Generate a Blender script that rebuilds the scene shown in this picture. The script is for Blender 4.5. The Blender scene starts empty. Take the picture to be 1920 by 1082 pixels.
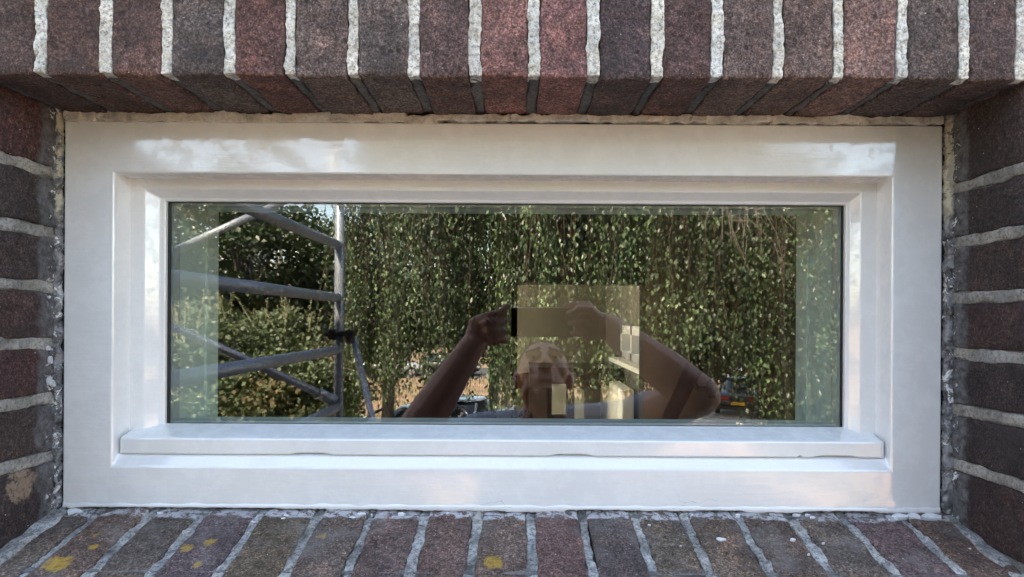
import bpy, bmesh, math, random
import numpy as np
from mathutils import Vector, noise, Matrix

# ------------------------------------------------------------------ camera, world, sun, exposure
SC = bpy.context.scene
COL = SC.collection
H = 3.8            # camera height above the street
F = 1080.0         # focal length in photo pixels (photo is 1920 wide)
CX, CY = 970.0, 598.0
YG = 0.746         # outer face of the glass

cam_data = bpy.data.cameras.new("camera")
cam = bpy.data.objects.new("camera", cam_data)
COL.objects.link(cam)
cam.location = (0, 0, H)
cam.rotation_euler = (math.radians(90), math.radians(-0.33), 0)
cam_data.sensor_width = 36.0
cam_data.lens = 36.0 * F / 1920.0
cam_data.shift_x = -(CX - 960.0) / 1920.0
cam_data.shift_y = (CY - 541.0) / 1920.0
cam_data.clip_start = 0.002
cam_data.clip_end = 2000
SC.camera = cam

SUN_EL, SUN_AZ = math.radians(50), math.radians(-24)   # behind the house
world = bpy.data.worlds.new("World")
SC.world = world
world.use_nodes = True
wn = world.node_tree
bg = wn.nodes["Background"]
sky = wn.nodes.new("ShaderNodeTexSky")
sky.sky_type = 'NISHITA'
sky.sun_disc = False
sky.sun_elevation = SUN_EL
sky.sun_rotation = SUN_AZ
sky.dust_density = 2.0
wn.links.new(sky.outputs[0], bg.inputs[0])
bg.inputs[1].default_value = 0.15
sd = bpy.data.lights.new("sun", 'SUN')
sd.energy = 4.0
sd.angle = math.radians(0.5)
sd.color = (1.0, 0.94, 0.85)
sun = bpy.data.objects.new("sun", sd)
COL.objects.link(sun)
sdir = Vector((math.sin(SUN_AZ) * math.cos(SUN_EL), math.cos(SUN_AZ) * math.cos(SUN_EL), math.sin(SUN_EL)))
sun.rotation_euler = sdir.to_track_quat('Z', 'Y').to_euler()
sun.location = (0, 6, 14)
SC.view_settings.view_transform = 'Standard'
SC.view_settings.look = 'None'
SC.view_settings.gamma = 1
SC.view_settings.exposure = 3.0
SC.view_settings.use_white_balance = True
SC.view_settings.white_balance_temperature = 8100
SC.view_settings.white_balance_tint = 10
cy = SC.cycles
cy.use_denoising = True
cy.max_bounces = 10
cy.diffuse_bounces = 4
cy.glossy_bounces = 5
cy.transmission_bounces = 6
cy.transparent_max_bounces = 16
cy.caustics_reflective = False
cy.caustics_refractive = False
cy.sample_clamp_indirect = 6
cy.use_adaptive_sampling = False

random.seed(7)
rng = np.random.default_rng(7)

# ------------------------------------------------------------------ helpers
def at(px, py, D):
    """point seen directly at photo pixel (px, py), D metres in front of the camera"""
    pyc = py - (px - CX) * 0.0058
    return Vector(((px - CX) * D / F, D, H + (CY - pyc) * D / F))

def mir(px, py, D):
    """point whose mirror image in the pane shows at (px, py) with optical path D"""
    p = at(px, py, D)
    return Vector((p.x, 2 * YG - D, p.z))

def link(name, me, mat=None, parent=None):
    o = bpy.data.objects.new(name, me)
    COL.objects.link(o)
    if mat is not None and hasattr(me, 'materials') and len(me.materials) == 0:
        me.materials.append(mat)
    if parent is not None:
        o.parent = parent
    return o

def mesh_from(verts, faces, smooth=False):
    me = bpy.data.meshes.new("mesh")
    me.from_pydata([tuple(v) for v in verts], [], faces)
    me.validate()
    me.update()
    if smooth:
        me.polygons.foreach_set("use_smooth", [True] * len(me.polygons))
    return me

def tag(o, label=None, cat=None, group=None, kind=None):
    if label: o["label"] = label
    if cat: o["category"] = cat
    if group: o["group"] = group
    if kind: o["kind"] = kind
    return o

def empty(name, label, cat, group=None, loc=(0, 0, 0)):
    o = bpy.data.objects.new(name, None)
    COL.objects.link(o)
    o.empty_display_size = 0.1
    o.location = loc
    return tag(o, label, cat, group)

def bm_box(bm, x0, x1, y0, y1, z0, z1, M=None):
    vs = [Vector((x, y, z)) for x in (x0, x1) for y in (y0, y1) for z in (z0, z1)]
    if M is not None: vs = [M @ v for v in vs]
    v = [bm.verts.new(p) for p in vs]
    for f in ((0, 1, 3, 2), (4, 6, 7, 5), (0, 4, 5, 1), (2, 3, 7, 6), (0, 2, 6, 4), (1, 5, 7, 3)):
        bm.faces.new([v[i] for i in f])

def bm_mesh(bm, smooth=False):
    bmesh.ops.recalc_face_normals(bm, faces=bm.faces)
    me = bpy.data.meshes.new("mesh")
    bm.to_mesh(me); bm.free()
    if smooth:
        me.polygons.foreach_set("use_smooth", [True] * len(me.polygons))
    return me

def box(name, x0, x1, y0, y1, z0, z1, mat, parent=None, bevel=0, kind=None):
    bm = bmesh.new(); bm_box(bm, x0, x1, y0, y1, z0, z1)
    o = link(name, bm_mesh(bm), mat, parent)
    if bevel:
        m = o.modifiers.new("b", 'BEVEL'); m.width = bevel; m.segments = 2
    if kind: o["kind"] = kind
    return o

def bm_tube(bm, pts, rad, seg=10, cap=True):
    """tube along a polyline, rad is a number or a list"""
    pts = [Vector(p) for p in pts]
    n = len(pts)
    rs = [rad] * n if not hasattr(rad, '__len__') else rad
    rings = []
    up = Vector((0.13, 0.31, 0.94)).normalized()
    for i, p in enumerate(pts):
        t = (pts[min(i + 1, n - 1)] - pts[max(i - 1, 0)]).normalized()
        a = t.cross(up)
        if a.length < 1e-3: a = t.cross(Vector((1, 0, 0)))
        a.normalize(); b = t.cross(a)
        rings.append([bm.verts.new(p + (a * math.cos(k * 2 * math.pi / seg) + b * math.sin(k * 2 * math.pi / seg)) * rs[i]) for k in range(seg)])
    for i in range(n - 1):
        for k in range(seg):
            bm.faces.new((rings[i][k], rings[i][(k + 1) % seg], rings[i + 1][(k + 1) % seg], rings[i + 1][k]))
    if cap:
        bm.faces.new(rings[0][::-1]); bm.faces.new(rings[-1])

def tube(name, pts, rad, mat, parent=None, seg=14, smooth=True):
    bm = bmesh.new(); bm_tube(bm, pts, rad, seg)
    return link(name, bm_mesh(bm, smooth), mat, parent)

def rough_box(x0, x1, y0, y1, z0, z1, res=0.007, rad=0.003, amp=0.001, fr=45.0, fine=0.0004):
    """a rounded, irregular block in local coordinates about its centre; returns mesh, centre"""
    c = np.array([(x0 + x1) / 2, (y0 + y1) / 2, (z0 + z1) / 2])
    h = np.array([(x1 - x0) / 2, (y1 - y0) / 2, (z1 - z0) / 2])
    def axis(hh):
        n = max(2, int(round(2 * hh / res)))
        a = np.linspace(-hh, hh, n + 1)
        r = min(rad * 0.5, hh * .3)
        return np.unique(np.round(np.concatenate([a[:1], [a[0] + r], a[1:-1], [a[-1] - r], a[-1:]]), 7))
    ax = [axis(v) for v in h]
    idx = {}; verts = []; faces = []
    def vid(i, j, k):
        key = (i, j, k)
        if key not in idx:
            idx[key] = len(verts); verts.append((ax[0][i], ax[1][j], ax[2][k]))
        return idx[key]
    n = [len(a) for a in ax]
    for i in range(n[0] - 1):
        for j in range(n[1] - 1):
            faces.append((vid(i, j, 0), vid(i, j + 1, 0), vid(i + 1, j + 1, 0), vid(i + 1, j, 0)))
            k = n[2] - 1
            faces.append((vid(i, j, k), vid(i + 1, j, k), vid(i + 1, j + 1, k), vid(i, j + 1, k)))
    for i in range(n[0] - 1):
        for k in range(n[2] - 1):
            faces.append((vid(i, 0, k), vid(i + 1, 0, k), vid(i + 1, 0, k + 1), vid(i, 0, k + 1)))
            j = n[1] - 1
            faces.append((vid(i, j, k), vid(i, j, k + 1), vid(i + 1, j, k + 1), vid(i + 1, j, k)))
    for j in range(n[1] - 1):
        for k in range(n[2] - 1):
            faces.append((vid(0, j, k), vid(0, j, k + 1), vid(0, j + 1, k + 1), vid(0, j + 1, k)))
            i = n[0] - 1
            faces.append((vid(i, j, k), vid(i, j + 1, k), vid(i, j + 1, k + 1), vid(i, j, k + 1)))
    V = np.array(verts)
    r = min(rad, h.min() * .45)
    inner = np.clip(V, -(h - r), h - r)
    d = V - inner
    L = np.linalg.norm(d, axis=1, keepdims=True)
    V = np.where(L > 1e-9, inner + d / np.maximum(L, 1e-9) * np.minimum(L, r), V)
    off = Vector(rng.uniform(-50, 50, 3))
    out = []
    for v in V:
        p = Vector(v)
        w = noise.noise_vector(p * fr + off) * amp
        w += noise.noise_vector(p * fr * 4.1 + off) * fine
        out.append(p + w)
    return mesh_from(out, faces, True), c

def rough(name, ext, mat, parent, color=None, **kw):
    me, c = rough_box(*ext, **kw)
    o = link(name, me, mat, parent)
    o.location = c
    if color is not None: o.color = (*color, 1)
    return o

def ring(name, rects, mat, parent=None, bevel=0.0, closed=True):
    """rects: list of (xl, xr, zb, zt, y); consecutive rectangles are bridged"""
    vs = []; fs = []
    for (xl, xr, zb, zt, y) in rects:
        vs += [(xl, y, H + zb), (xr, y, H + zb), (xr, y, H + zt), (xl, y, H + zt)]
    n = len(rects)
    for i in range(n if closed else n - 1):
        a, b = 4 * i, 4 * ((i + 1) % n)
        for k in range(4):
            l = (k + 1) % 4
            fs.append((a + k, a + l, b + l, b + k))
    bm = bmesh.new()
    V = [bm.verts.new(v) for v in vs]
    for f in fs: bm.faces.new([V[i] for i in f])
    o = link(name, bm_mesh(bm), mat, parent)
    if bevel:
        m = o.modifiers.new("b", 'BEVEL'); m.width = bevel; m.segments = 3; m.limit_method = 'ANGLE'; m.angle_limit = math.radians(20)
        m.harden_normals = False
    return o

# ------------------------------------------------------------------ materials
def newmat(name):
    m = bpy.data.materials.new(name); m.use_nodes = True
    return m, m.node_tree, m.node_tree.nodes["Principled BSDF"]

class NT:
    def __init__(s, nt): s.nt = nt; s.n = nt.nodes; s.l = nt.links
    def new(s, t, **kw):
        n = s.n.new(t)
        for k, v in kw.items(): setattr(n, k, v)
        return n
    def link(s, a, b): s.l.new(a, b)
    def pos(s): 
        if not hasattr(s, '_p'): s._p = s.new("ShaderNodeNewGeometry")
        return s._p.outputs["Position"]
    def noise(s, scale, detail=4, rough=0.55, vec=None, dist=0.0, out="Fac"):
        n = s.new("ShaderNodeTexNoise"); n.inputs["Scale"].default_value = scale
        n.inputs["Detail"].default_value = detail; n.inputs["Roughness"].default_value = rough
        n.inputs["Distortion"].default_value = dist
        s.link(vec if vec is not None else s.pos(), n.inputs["Vector"])
        return n.outputs[out]
    def ramp(s, fac, stops):
        r = s.new("ShaderNodeValToRGB")
        els = r.color_ramp.elements
        while len(els) < len(stops): els.new(0.5)
        for e, (p, c) in zip(els, stops):
            e.position = p
            e.color = (c, c, c, 1) if not hasattr(c, '__len__') else (*c[:3], 1)
        s.link(fac, r.inputs[0])
        return r.outputs[0]
    def mix(s, fac, a, b, mode='MIX'):
        m = s.new("ShaderNodeMix", data_type='RGBA', blend_type=mode)
        for sock, v in ((m.inputs[0], fac), (m.inputs[6], a), (m.inputs[7], b)):
            if hasattr(v, 'is_linked') or isinstance(v, bpy.types.NodeSocket): s.link(v, sock)
            elif hasattr(v, '__len__'): sock.default_value = (*v[:3], 1)
            else: sock.default_value = v
        return m.outputs[2]
    def math(s, op, a, b=None, c=None, clamp=False):
        m = s.new("ShaderNodeMath", operation=op); m.use_clamp = clamp
        for i, v in enumerate((a, b, c)):
            if v is None: continue
            if isinstance(v, bpy.types.NodeSocket): s.link(v, m.inputs[i])
            else: m.inputs[i].default_value = v
        return m.outputs[0]
    def smooth(s, v, lo, hi):
        m = s.new("ShaderNodeMapRange"); m.interpolation_type = 'SMOOTHSTEP'
        s.link(v, m.inputs[0]); m.inputs[1].default_value = lo; m.inputs[2].default_value = hi
        return m.outputs[0]
    def bump(s, h, strength, dist, prev=None):
        b = s.new("ShaderNodeBump"); b.inputs["Strength"].default_value = strength
        b.inputs["Distance"].default_value = dist
        s.link(h, b.inputs["Height"])
        if prev is not None: s.link(prev, b.inputs["Normal"])
        return b.outputs[0]
    def xyz(s):
        n = s.new("ShaderNodeSeparateXYZ"); s.link(s.pos(), n.inputs[0]); return n.outputs

def simple(name, col, rough=0.6, metal=0.0, spec=0.5, var=0.0, vs=8.0, bump=0.0, bs=60.0, bd=0.002, coat=0.0):
    m, nt, p = newmat(name)
    t = NT(nt)
    p.inputs["Base Color"].default_value = (*col, 1)
    p.inputs["Roughness"].default_value = rough
    p.inputs["Metallic"].default_value = metal
    p.inputs["Specular IOR Level"].default_value = spec
    p.inputs["Coat Weight"].default_value = coat
    if var:
        f = t.noise(vs, 5, 0.6)
        c = t.ramp(f, [(0.3, tuple(x * (1 - var) for x in col)), (0.7, tuple(min(1, x * (1 + var)) for x in col))])
        t.link(c, p.inputs["Base Color"])
    if bump:
        t.link(t.bump(t.noise(bs, 5, 0.6), bump, bd), p.inputs["Normal"])
    return m

def brick_mat(name, place):
    """place: 'face', 'reveal' or 'sill'. base colour comes from the object's own colour"""
    m, nt, p = newmat(name); t = NT(nt)
    info = t.new("ShaderNodeObjectInfo")
    base = info.outputs["Color"]
    geo = t.new("ShaderNodeVectorMath", operation='ADD')
    sc = t.new("ShaderNodeVectorMath", operation='SCALE')
    comb = t.new("ShaderNodeCombineXYZ")
    for i in range(3): t.link(info.outputs["Random"], comb.inputs[i])
    t.link(comb.outputs[0], sc.inputs[0]); sc.inputs["Scale"].default_value = 37.0
    t.link(t.pos(), geo.inputs[0]); t.link(sc.outputs[0], geo.inputs[1])
    v = geo.outputs[0]
    blot = t.noise(22, 6, 0.62, v, 0.3)
    c = t.mix(t.ramp(blot, [(0.36, 0.0), (0.62, 1.0)]), base, t.mix(1.0, base, (0.62, 0.60, 0.60), 'MULTIPLY'))
    warm = t.noise(31, 5, 0.6, v, 0.2)
    c = t.mix(t.math('MULTIPLY', t.ramp(warm, [(0.52, 0.0), (0.72, 1.0)]), 0.5), c, t.mix(1.0, base, (1.5, 1.25, 1.1), 'MULTIPLY'))
    grain = t.noise(470, 3, 0.75, v)
    c = t.mix(1.0, c, t.ramp(grain, [(0.33, 0.35), (0.5, 0.92), (0.64, 1.95)]), 'MULTIPLY')
    g2 = t.noise(190, 4, 0.75, v)
    c = t.mix(1.0, c, t.ramp(g2, [(0.34, 0.45), (0.52, 1.0), (0.66, 1.6)]), 'MULTIPLY')
    # coarse pits, sooty bloom and pinkish worn patches
    pv = t.new("ShaderNodeTexVoronoi"); pv.inputs["Scale"].default_value = 75
    t.link(v, pv.inputs["Vector"])
    pit = t.math('MULTIPLY', t.math('SUBTRACT', 1.0, t.smooth(pv.outputs["Distance"], 0.10, 0.26)), t.math('GREATER_THAN', t.noise(26, 2, .5, v), 0.565))
    c = t.mix(t.math('MULTIPLY', pit, .7), c, (0.02, 0.014, 0.012))
    c = t.mix(t.math('MULTIPLY', t.ramp(t.noise(13, 7, .7, v, .6), [(0.50, 0.0), (0.66, 1.0)]), .55), c, (0.035, 0.030, 0.030))
    c = t.mix(t.math('MULTIPLY', t.ramp(t.noise(17, 7, .72, v, .5), [(0.56, 0.0), (0.70, 1.0)]), .5), c, t.mix(1.0, c, (2.3, 1.9, 1.7), 'MULTIPLY'))
    # pale specks of sand and old splashes
    vor = t.new("ShaderNodeTexVoronoi"); vor.inputs["Scale"].default_value = 210
    t.link(v, vor.inputs["Vector"])
    speck = t.math('LESS_THAN', vor.outputs["Distance"], 0.15)
    sel = t.math('GREATER_THAN', t.noise(130, 2, .5, v), 0.60 if place == 'sill' else 0.66)
    speck = t.math('MULTIPLY', speck, sel)
    c = t.mix(t.math('MULTIPLY', speck, 0.8), c, (0.52, 0.5, 0.48))
    x, y, z = t.xyz()
    if place == 'face':
        # pinkish dust on the arris
        pass
    if place == 'reveal':
        # cement smear next to the window frame
        w = t.math('ADD', y, t.math('MULTIPLY', t.math('SUBTRACT', t.noise(38, 4, 0.6), 0.5), 0.030))
        smear = t.math('MULTIPLY', t.smooth(w, 0.662, 0.672), t.ramp(t.noise(60, 4, .6), [(0.28, 0.55), (0.5, 1.0)]))
        c = t.mix(t.math('MULTIPLY', smear, 0.85), c, t.mix(t.ramp(t.noise(120, 4, .7), [(0.35, 0.0), (0.65, 1.0)]), (0.05, 0.052, 0.056), (0.15, 0.15, 0.155)))
        fl = t.math('MULTIPLY', t.smooth(y, 0.676, 0.684), t.ramp(t.noise(75, 5, 0.75, None, 0.6), [(0.585, 0.0), (0.60, 1.0)]))
        c = t.mix(fl, c, (0.62, 0.63, 0.64))
        # sandy worn corner low on the left
        d = t.new("ShaderNodeVectorMath", operation='DISTANCE')
        t.link(t.pos(), d.inputs[0]); d.inputs[1].default_value = (-0.554, 0.645, H - 0.190)
        wn_ = t.math('ADD', d.outputs["Value"], t.math('MULTIPLY', t.math('SUBTRACT', t.noise(60, 5, .7), .5), .045))
        c = t.mix(t.math('MULTIPLY', t.math('SUBTRACT', 1.0, t.smooth(wn_, 0.014, 0.022)), t.ramp(g2, [(0.36, .15), (.52, .9)])), c, (0.27, 0.19, 0.14))
    if place == 'sill':
        ww = t.math('ADD', y, t.math('MULTIPLY', t.math('SUBTRACT', t.noise(45, 5, 0.7), 0.5), 0.014))
        band = t.math('MULTIPLY', t.smooth(ww, 0.681, 0.685), t.ramp(t.noise(90, 5, .7, None, .4), [(0.44, 0.05), (0.54, 0.85)]))
        c = t.mix(band, c, t.mix(t.noise(14, 2), (0.36, 0.33, 0.33), (0.66, 0.68, 0.74)))
        # yellow lichen blotches where the photograph has them
        for (px, py, D, r) in ((115, 1080, 0.60, .017), (100, 1079, 0.60, .012), (355, 1040, 0.628, .010), (395, 1026, 0.638, .010), (372, 1074, .603, .007), (180, 1040, 0.628, .0075),
                               (928, 1066, 0.608, .0165), (607, 1014, 0.65, .0065), (183, 1011, .65, .005)):
            q = at(px, py, D)
            q.z = H - 0.2335 - 0.27 * (0.695 - q.y)
            d = t.new("ShaderNodeVectorMath", operation='DISTANCE')
            t.link(t.pos(), d.inputs[0]); d.inputs[1].default_value = q; r *= .68
            wv = t.math('ADD', d.outputs["Value"], t.math('MULTIPLY', t.math('SUBTRACT', t.noise(110, 5, .75), .5), .022))
            mk = t.math('MULTIPLY', t.math('SUBTRACT', 1.0, t.smooth(wv, r * .8, r * 1.1)), t.ramp(grain, [(0.3, .6), (.5, 1)]))
            c = t.mix(t.math('MULTIPLY', mk, t.ramp(g2, [(0.36, .35), (.55, .95)])), c, (0.40, 0.245, 0.04))
        edge = t.math('MULTIPLY', t.ramp(t.noise(16, 6, .7), [(0.5, 0.0), (0.66, 0.5)]), 1.0)
        c = t.mix(edge, c, (0.20, 0.185, 0.175))
    t.link(c, p.inputs["Base Color"])
    p.inputs["Roughness"].default_value = 0.88
    p.inputs["Specular IOR Level"].default_value = 0.35
    b = t.bump(grain, 1.0, 0.0012)
    b = t.bump(g2, 0.8, 0.0016, b)
    b = t.bump(blot, 0.5, 0.003, b)
    b = t.bump(t.math('SUBTRACT', 1.0, pit), 0.8, 0.0015, b)
    t.link(b, p.inputs["Normal"])
    return m

def mortar_mat(name, lo, hi, dirt, bumpd=0.0018):
    m, nt, p = newmat(name); t = NT(nt)
    a = t.noise(240, 4, 0.8)
    c = t.ramp(a, [(0.34, lo), (0.56, hi)])
    c = t.mix(t.ramp(t.noise(18, 4, .6), [(0.45, 0.0), (0.62, .6)]), c, t.mix(1.0, c, (0.86, 0.93, 1.04), 'MULTIPLY'))
    c = t.mix(t.ramp(t.noise(26, 5, .65), [(0.40, 0.0), (0.7, dirt)]), c, tuple(x * 0.42 for x in lo))
    vor = t.new("ShaderNodeTexVoronoi"); vor.inputs["Scale"].default_value = 190
    t.link(t.pos(), vor.inputs["Vector"])
    pit = t.math('MULTIPLY', t.math('LESS_THAN', vor.outputs["Distance"], 0.17), t.math('GREATER_THAN', t.noise(90, 2), 0.58))
    c = t.mix(t.math('MULTIPLY', pit, .7), c, tuple(x * 0.35 for x in lo))
    t.link(c, p.inputs["Base Color"])
    p.inputs["Roughness"].default_value = 0.95
    p.inputs["Specular IOR Level"].default_value = 0.25
    b = t.bump(a, 0.9, 0.0011)
    b = t.bump(t.noise(110, 5, .7), 0.8, bumpd, b)
    t.link(b, p.inputs["Normal"])
    return m

def paint_mat():
    m, nt, p = newmat("white_gloss_paint"); t = NT(nt)
    x, y, z = t.xyz()
    c = t.mix(t.ramp(t.noise(5, 3, .5), [(0.35, 0.0), (0.7, 1.0)]), (0.80, 0.80, 0.79), (0.75, 0.755, 0.76))
    # fine hairline cracks and dirt specks
    mp = t.new("ShaderNodeMapping"); mp.inputs["Scale"].default_value = (1.0, 1, 5.0)
    t.link(t.pos(), mp.inputs[0])
    vor = t.new("ShaderNodeTexVoronoi", feature='DISTANCE_TO_EDGE'); vor.inputs["Scale"].default_value = 6
    w = t.new("ShaderNodeVectorMath", operation='ADD')
    nz = t.new("ShaderNodeTexNoise"); nz.inputs["Scale"].default_value = 9; nz.inputs["Detail"].default_value = 5
    t.link(t.pos(), nz.inputs["Vector"])
    s_ = t.new("ShaderNodeVectorMath", operation='SCALE'); s_.inputs["Scale"].default_value = .5
    t.link(nz.outputs["Color"], s_.inputs[0]); t.link(mp.outputs[0], w.inputs[0]); t.link(s_.outputs[0], w.inputs[1])
    t.link(w.outputs[0], vor.inputs["Vector"])
    crack = t.math('MULTIPLY', t.math('LESS_THAN', vor.outputs["Distance"], 0.006), t.math('GREATER_THAN', t.noise(7, 3), 0.56))
    lowz = t.math('SUBTRACT', 1.0, t.smooth(z, H - 0.222, H - 0.200))
    crack = t.math('MULTIPLY', crack, lowz)
    c = t.mix(t.math('MULTIPLY', crack, .55), c, (0.36, 0.36, 0.36))
    t.link(c, p.inputs["Base Color"])
    p.inputs["Roughness"].default_value = 0.42
    p.inputs["Coat Weight"].default_value = 1.0
    p.inputs["Coat Roughness"].default_value = 0.03
    p.inputs["Coat IOR"].default_value = 1.85
    # brush strokes run along the boards; a shallow sag on top of them
    mb = t.new("ShaderNodeMapping"); mb.inputs["Scale"].default_value = (22.0, 60, 230.0)
    t.link(t.pos(), mb.inputs[0])
    b = t.bump(t.noise(1.0, 5, .65, mb.outputs[0]), 0.30, 0.0009)
    b = t.bump(t.noise(26, 4, .6), 0.45, 0.0014, b)
    b = t.bump(t.noise(150, 3, .6), 0.15, 0.0006, b)
    cb = t.bump(t.noise(1.0, 5, .65, mb.outputs[0]), 0.055, 0.0008)
    cb = t.bump(t.noise(34, 5, .65), 0.11, 0.0012, cb)
    t.link(t.ramp(t.noise(38, 6, .7), [(0.42, .45), (0.54, 1.0)]), p.inputs["Coat Weight"])
    t.link(cb, p.inputs["Coat Normal"])
    t.link(b, p.inputs["Normal"])
    return m

def glass_mat(name, f0, tint):
    """clear pane: mirror part by Schlick's rule on the angle to the face (same from both sides), rest passes"""
    m, nt, p = newmat(name); t = NT(nt)
    nt.nodes.remove(p)
    out = nt.nodes["Material Output"]
    g = t.new("ShaderNodeNewGeometry")
    d = t.new("ShaderNodeVectorMath", operation='DOT_PRODUCT')
    t.link(g.outputs["Normal"], d.inputs[0]); t.link(g.outputs["Incoming"], d.inputs[1])
    c = t.math('ABSOLUTE', d.outputs["Value"])
    s = t.math('POWER', t.math('SUBTRACT', 1.0, c, clamp=True), 5.0)
    fac = t.math('ADD', f0, t.math('MULTIPLY', s, 1 - f0), clamp=True)
    tr = t.new("ShaderNodeBsdfTransparent"); tr.inputs[0].default_value = (*tint, 1)
    gl = t.new("ShaderNodeBsdfGlossy"); gl.inputs["Roughness"].default_value = 0.0
    gl.inputs["Color"].default_value = (1, 1, 1, 1)
    # float glass is never quite flat: a slow, very shallow ripple
    t.link(t.bump(t.noise(7, 2, .4), 0.02, 0.002), gl.inputs["Normal"])
    mx = t.new("ShaderNodeMixShader")
    t.link(fac, mx.inputs[0]); t.link(tr.outputs[0], mx.inputs[1]); t.link(gl.outputs[0], mx.inputs[2])
    t.link(mx.outputs[0], out.inputs["Surface"])
    return m

def leaf_mat(name, cols, transl=0.35, rough=0.45, spec=0.5, strand=False):
    m, nt, p = newmat(name); t = NT(nt)
    g = t.new("ShaderNodeNewGeometry")
    r = g.outputs["Random Per Island"]
    k = len(cols)
    c = t.ramp(r, [(i / (k - 1), cols[i]) for i in range(k)])
    c = t.mix(1.0, c, t.ramp(t.noise(0.8, 3, .6), [(0.3, 0.7), (0.7, 1.3)]), 'MULTIPLY')
    if strand:   # twigs differ in hue; lit streaks and dark depth are painted into the colour
        mp = t.new("ShaderNodeMapping"); mp.inputs["Scale"].default_value = (9, 9, 1.1); t.link(t.pos(), mp.inputs[0])
        c = t.mix(1.0, c, t.ramp(t.noise(1.0, 2, .5, mp.outputs[0]), [(0.38, (.35, .4, .45)), (0.52, (.95, 1, .95)), (0.64, (2.0, 1.95, 1.8))]), 'MULTIPLY')
        m2 = t.new("ShaderNodeMapping"); m2.inputs["Scale"].default_value = (2.6, 2.6, 1.0); t.link(t.pos(), m2.inputs[0])
        c = t.mix(1.0, c, t.ramp(t.noise(1.0, 3, .6, m2.outputs[0]), [(0.40, .40), (0.50, .9), (0.60, 1.6)]), 'MULTIPLY')
    t.link(c, p.inputs["Base Color"])
    p.inputs["Roughness"].default_value = rough
    p.inputs["Specular IOR Level"].default_value = spec
    tl = t.new("ShaderNodeBsdfTranslucent")
    t.link(t.mix(1.0, c, (1.3, 1.35, 0.5), 'MULTIPLY'), tl.inputs[0])
    mx = t.new("ShaderNodeMixShader"); mx.inputs[0].default_value = transl
    t.link(p.outputs[0], mx.inputs[1]); t.link(tl.outputs[0], mx.inputs[2])
    t.link(mx.outputs[0], nt.nodes["Material Output"].inputs["Surface"])
    return m

def ground_mat():
    m, nt, p = newmat("dry_ground"); t = NT(nt)
    a = t.noise(0.5, 6, .65); b = t.noise(5.0, 6, .7)
    c = t.mix(t.ramp(a, [(0.42, 0.0), (0.6, 1.0)]), (0.34, 0.22, 0.165), (0.20, 0.16, 0.09))
    c = t.mix(1.0, c, t.ramp(b, [(0.3, 0.55), (0.7, 1.35)]), 'MULTIPLY')
    t.link(c, p.inputs["Base Color"]); p.inputs["Roughness"].default_value = .95
    t.link(t.bump(b, 1.0, 0.06), p.inputs["Normal"])
    return m

def alu_mat():
    m, nt, p = newmat("scaffold_aluminium"); t = NT(nt)
    tc = t.new("ShaderNodeTexCoord")
    a = t.noise(60, 5, .7)
    c = t.ramp(a, [(0.3, (0.20, 0.225, 0.27)), (0.7, (0.44, 0.48, 0.56))])
    t.link(c, p.inputs["Base Color"]); p.inputs["Metallic"].default_value = .45
    t.link(t.ramp(t.noise(40, 4), [(0.3, .32), (.7, .55)]), p.inputs["Roughness"])
    t.link(t.bump(a, .3, .001), p.inputs["Normal"])
    return m

M = {}
M['brick_face'] = brick_mat("lintel_brick", 'face')
M['brick_reveal'] = brick_mat("reveal_brick", 'reveal')
M['brick_sill'] = brick_mat("sill_brick", 'sill')
M['mortar_new'] = mortar_mat("pale_pointing", (0.20, 0.185, 0.15), (0.86, 0.81, 0.71), 0.40)
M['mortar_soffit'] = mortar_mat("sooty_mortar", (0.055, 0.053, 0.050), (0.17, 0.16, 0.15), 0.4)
M['mortar_bed'] = mortar_mat("grey_bed_mortar", (0.13, 0.12, 0.105), (0.34, 0.32, 0.29), 0.65)
M['mortar_sill'] = mortar_mat("grey_sill_mortar", (0.10, 0.096, 0.09), (0.48, 0.46, 0.43), 0.9)
M['mortar_core'] = mortar_mat("wall_core_mortar", (0.10, 0.095, 0.09), (0.22, 0.21, 0.20), 0.5)
M['paint'] = paint_mat()
M['paint_in'] = simple("inside_white_paint", (0.74, 0.76, 0.74), .5)
M['bead'] = mortar_mat("painted_filler", (0.52, 0.50, 0.44), (0.74, 0.71, 0.64), 0.6, .0012)
M['flake'] = simple("white_paint_flake", (0.66, 0.67, 0.68), .5, var=.1, vs=90, bump=.4, bs=200, bd=.001)
M['dark'] = simple("black_gap_shade", (0.012, 0.012, 0.013), .8, bump=.6, bs=180, bd=.002)  # black put in for the shade inside the frame gap
M['gasket'] = simple("black_rubber", (0.012, 0.013, 0.015), .5)
M['spacer'] = simple("grey_spacer_bar", (0.40, 0.43, 0.44), .45, 0)
M['glass'] = glass_mat("outer_glass", 0.095, (0.96, 0.985, 0.97))
M['glass2'] = glass_mat("inner_glass", 0.018, (0.95, 0.98, 0.965))
M['alu'] = alu_mat()
M['ground'] = ground_mat()

# ------------------------------------------------------------------ the ground and the road
def sheet(name, x0, x1, y0, y1, z, mat):
    me = mesh_from([(x0, y0, z), (x1, y0, z), (x1, y1, z), (x0, y1, z)], [(0, 1, 2, 3)])
    o = link(name, me, mat); o["kind"] = "structure"; return o
sheet("ground", -500, 500, -800, 500, 0.0, M['ground'])
asphalt = simple("asphalt", (0.07, 0.07, 0.075), .9, var=.25, vs=6, bump=.4, bs=80, bd=.01)
paving = simple("pink_paving", (0.33, 0.20, 0.17), .9, var=.2, vs=3, bump=.5, bs=8, bd=.01)
sheet("road", -60, 60, -43.0, -35.0, 0.004, asphalt)
sheet("parking_bay", 5.0, 14.0, -26.48, -20.0, 0.004, simple("pale_gravel", (0.36, 0.30, 0.25), .9, var=.2, vs=5, bump=.5, bs=20, bd=.01))
sheet("pavement", 4.0, 16.0, -19.9, -16.0, 0.004, paving)
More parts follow.
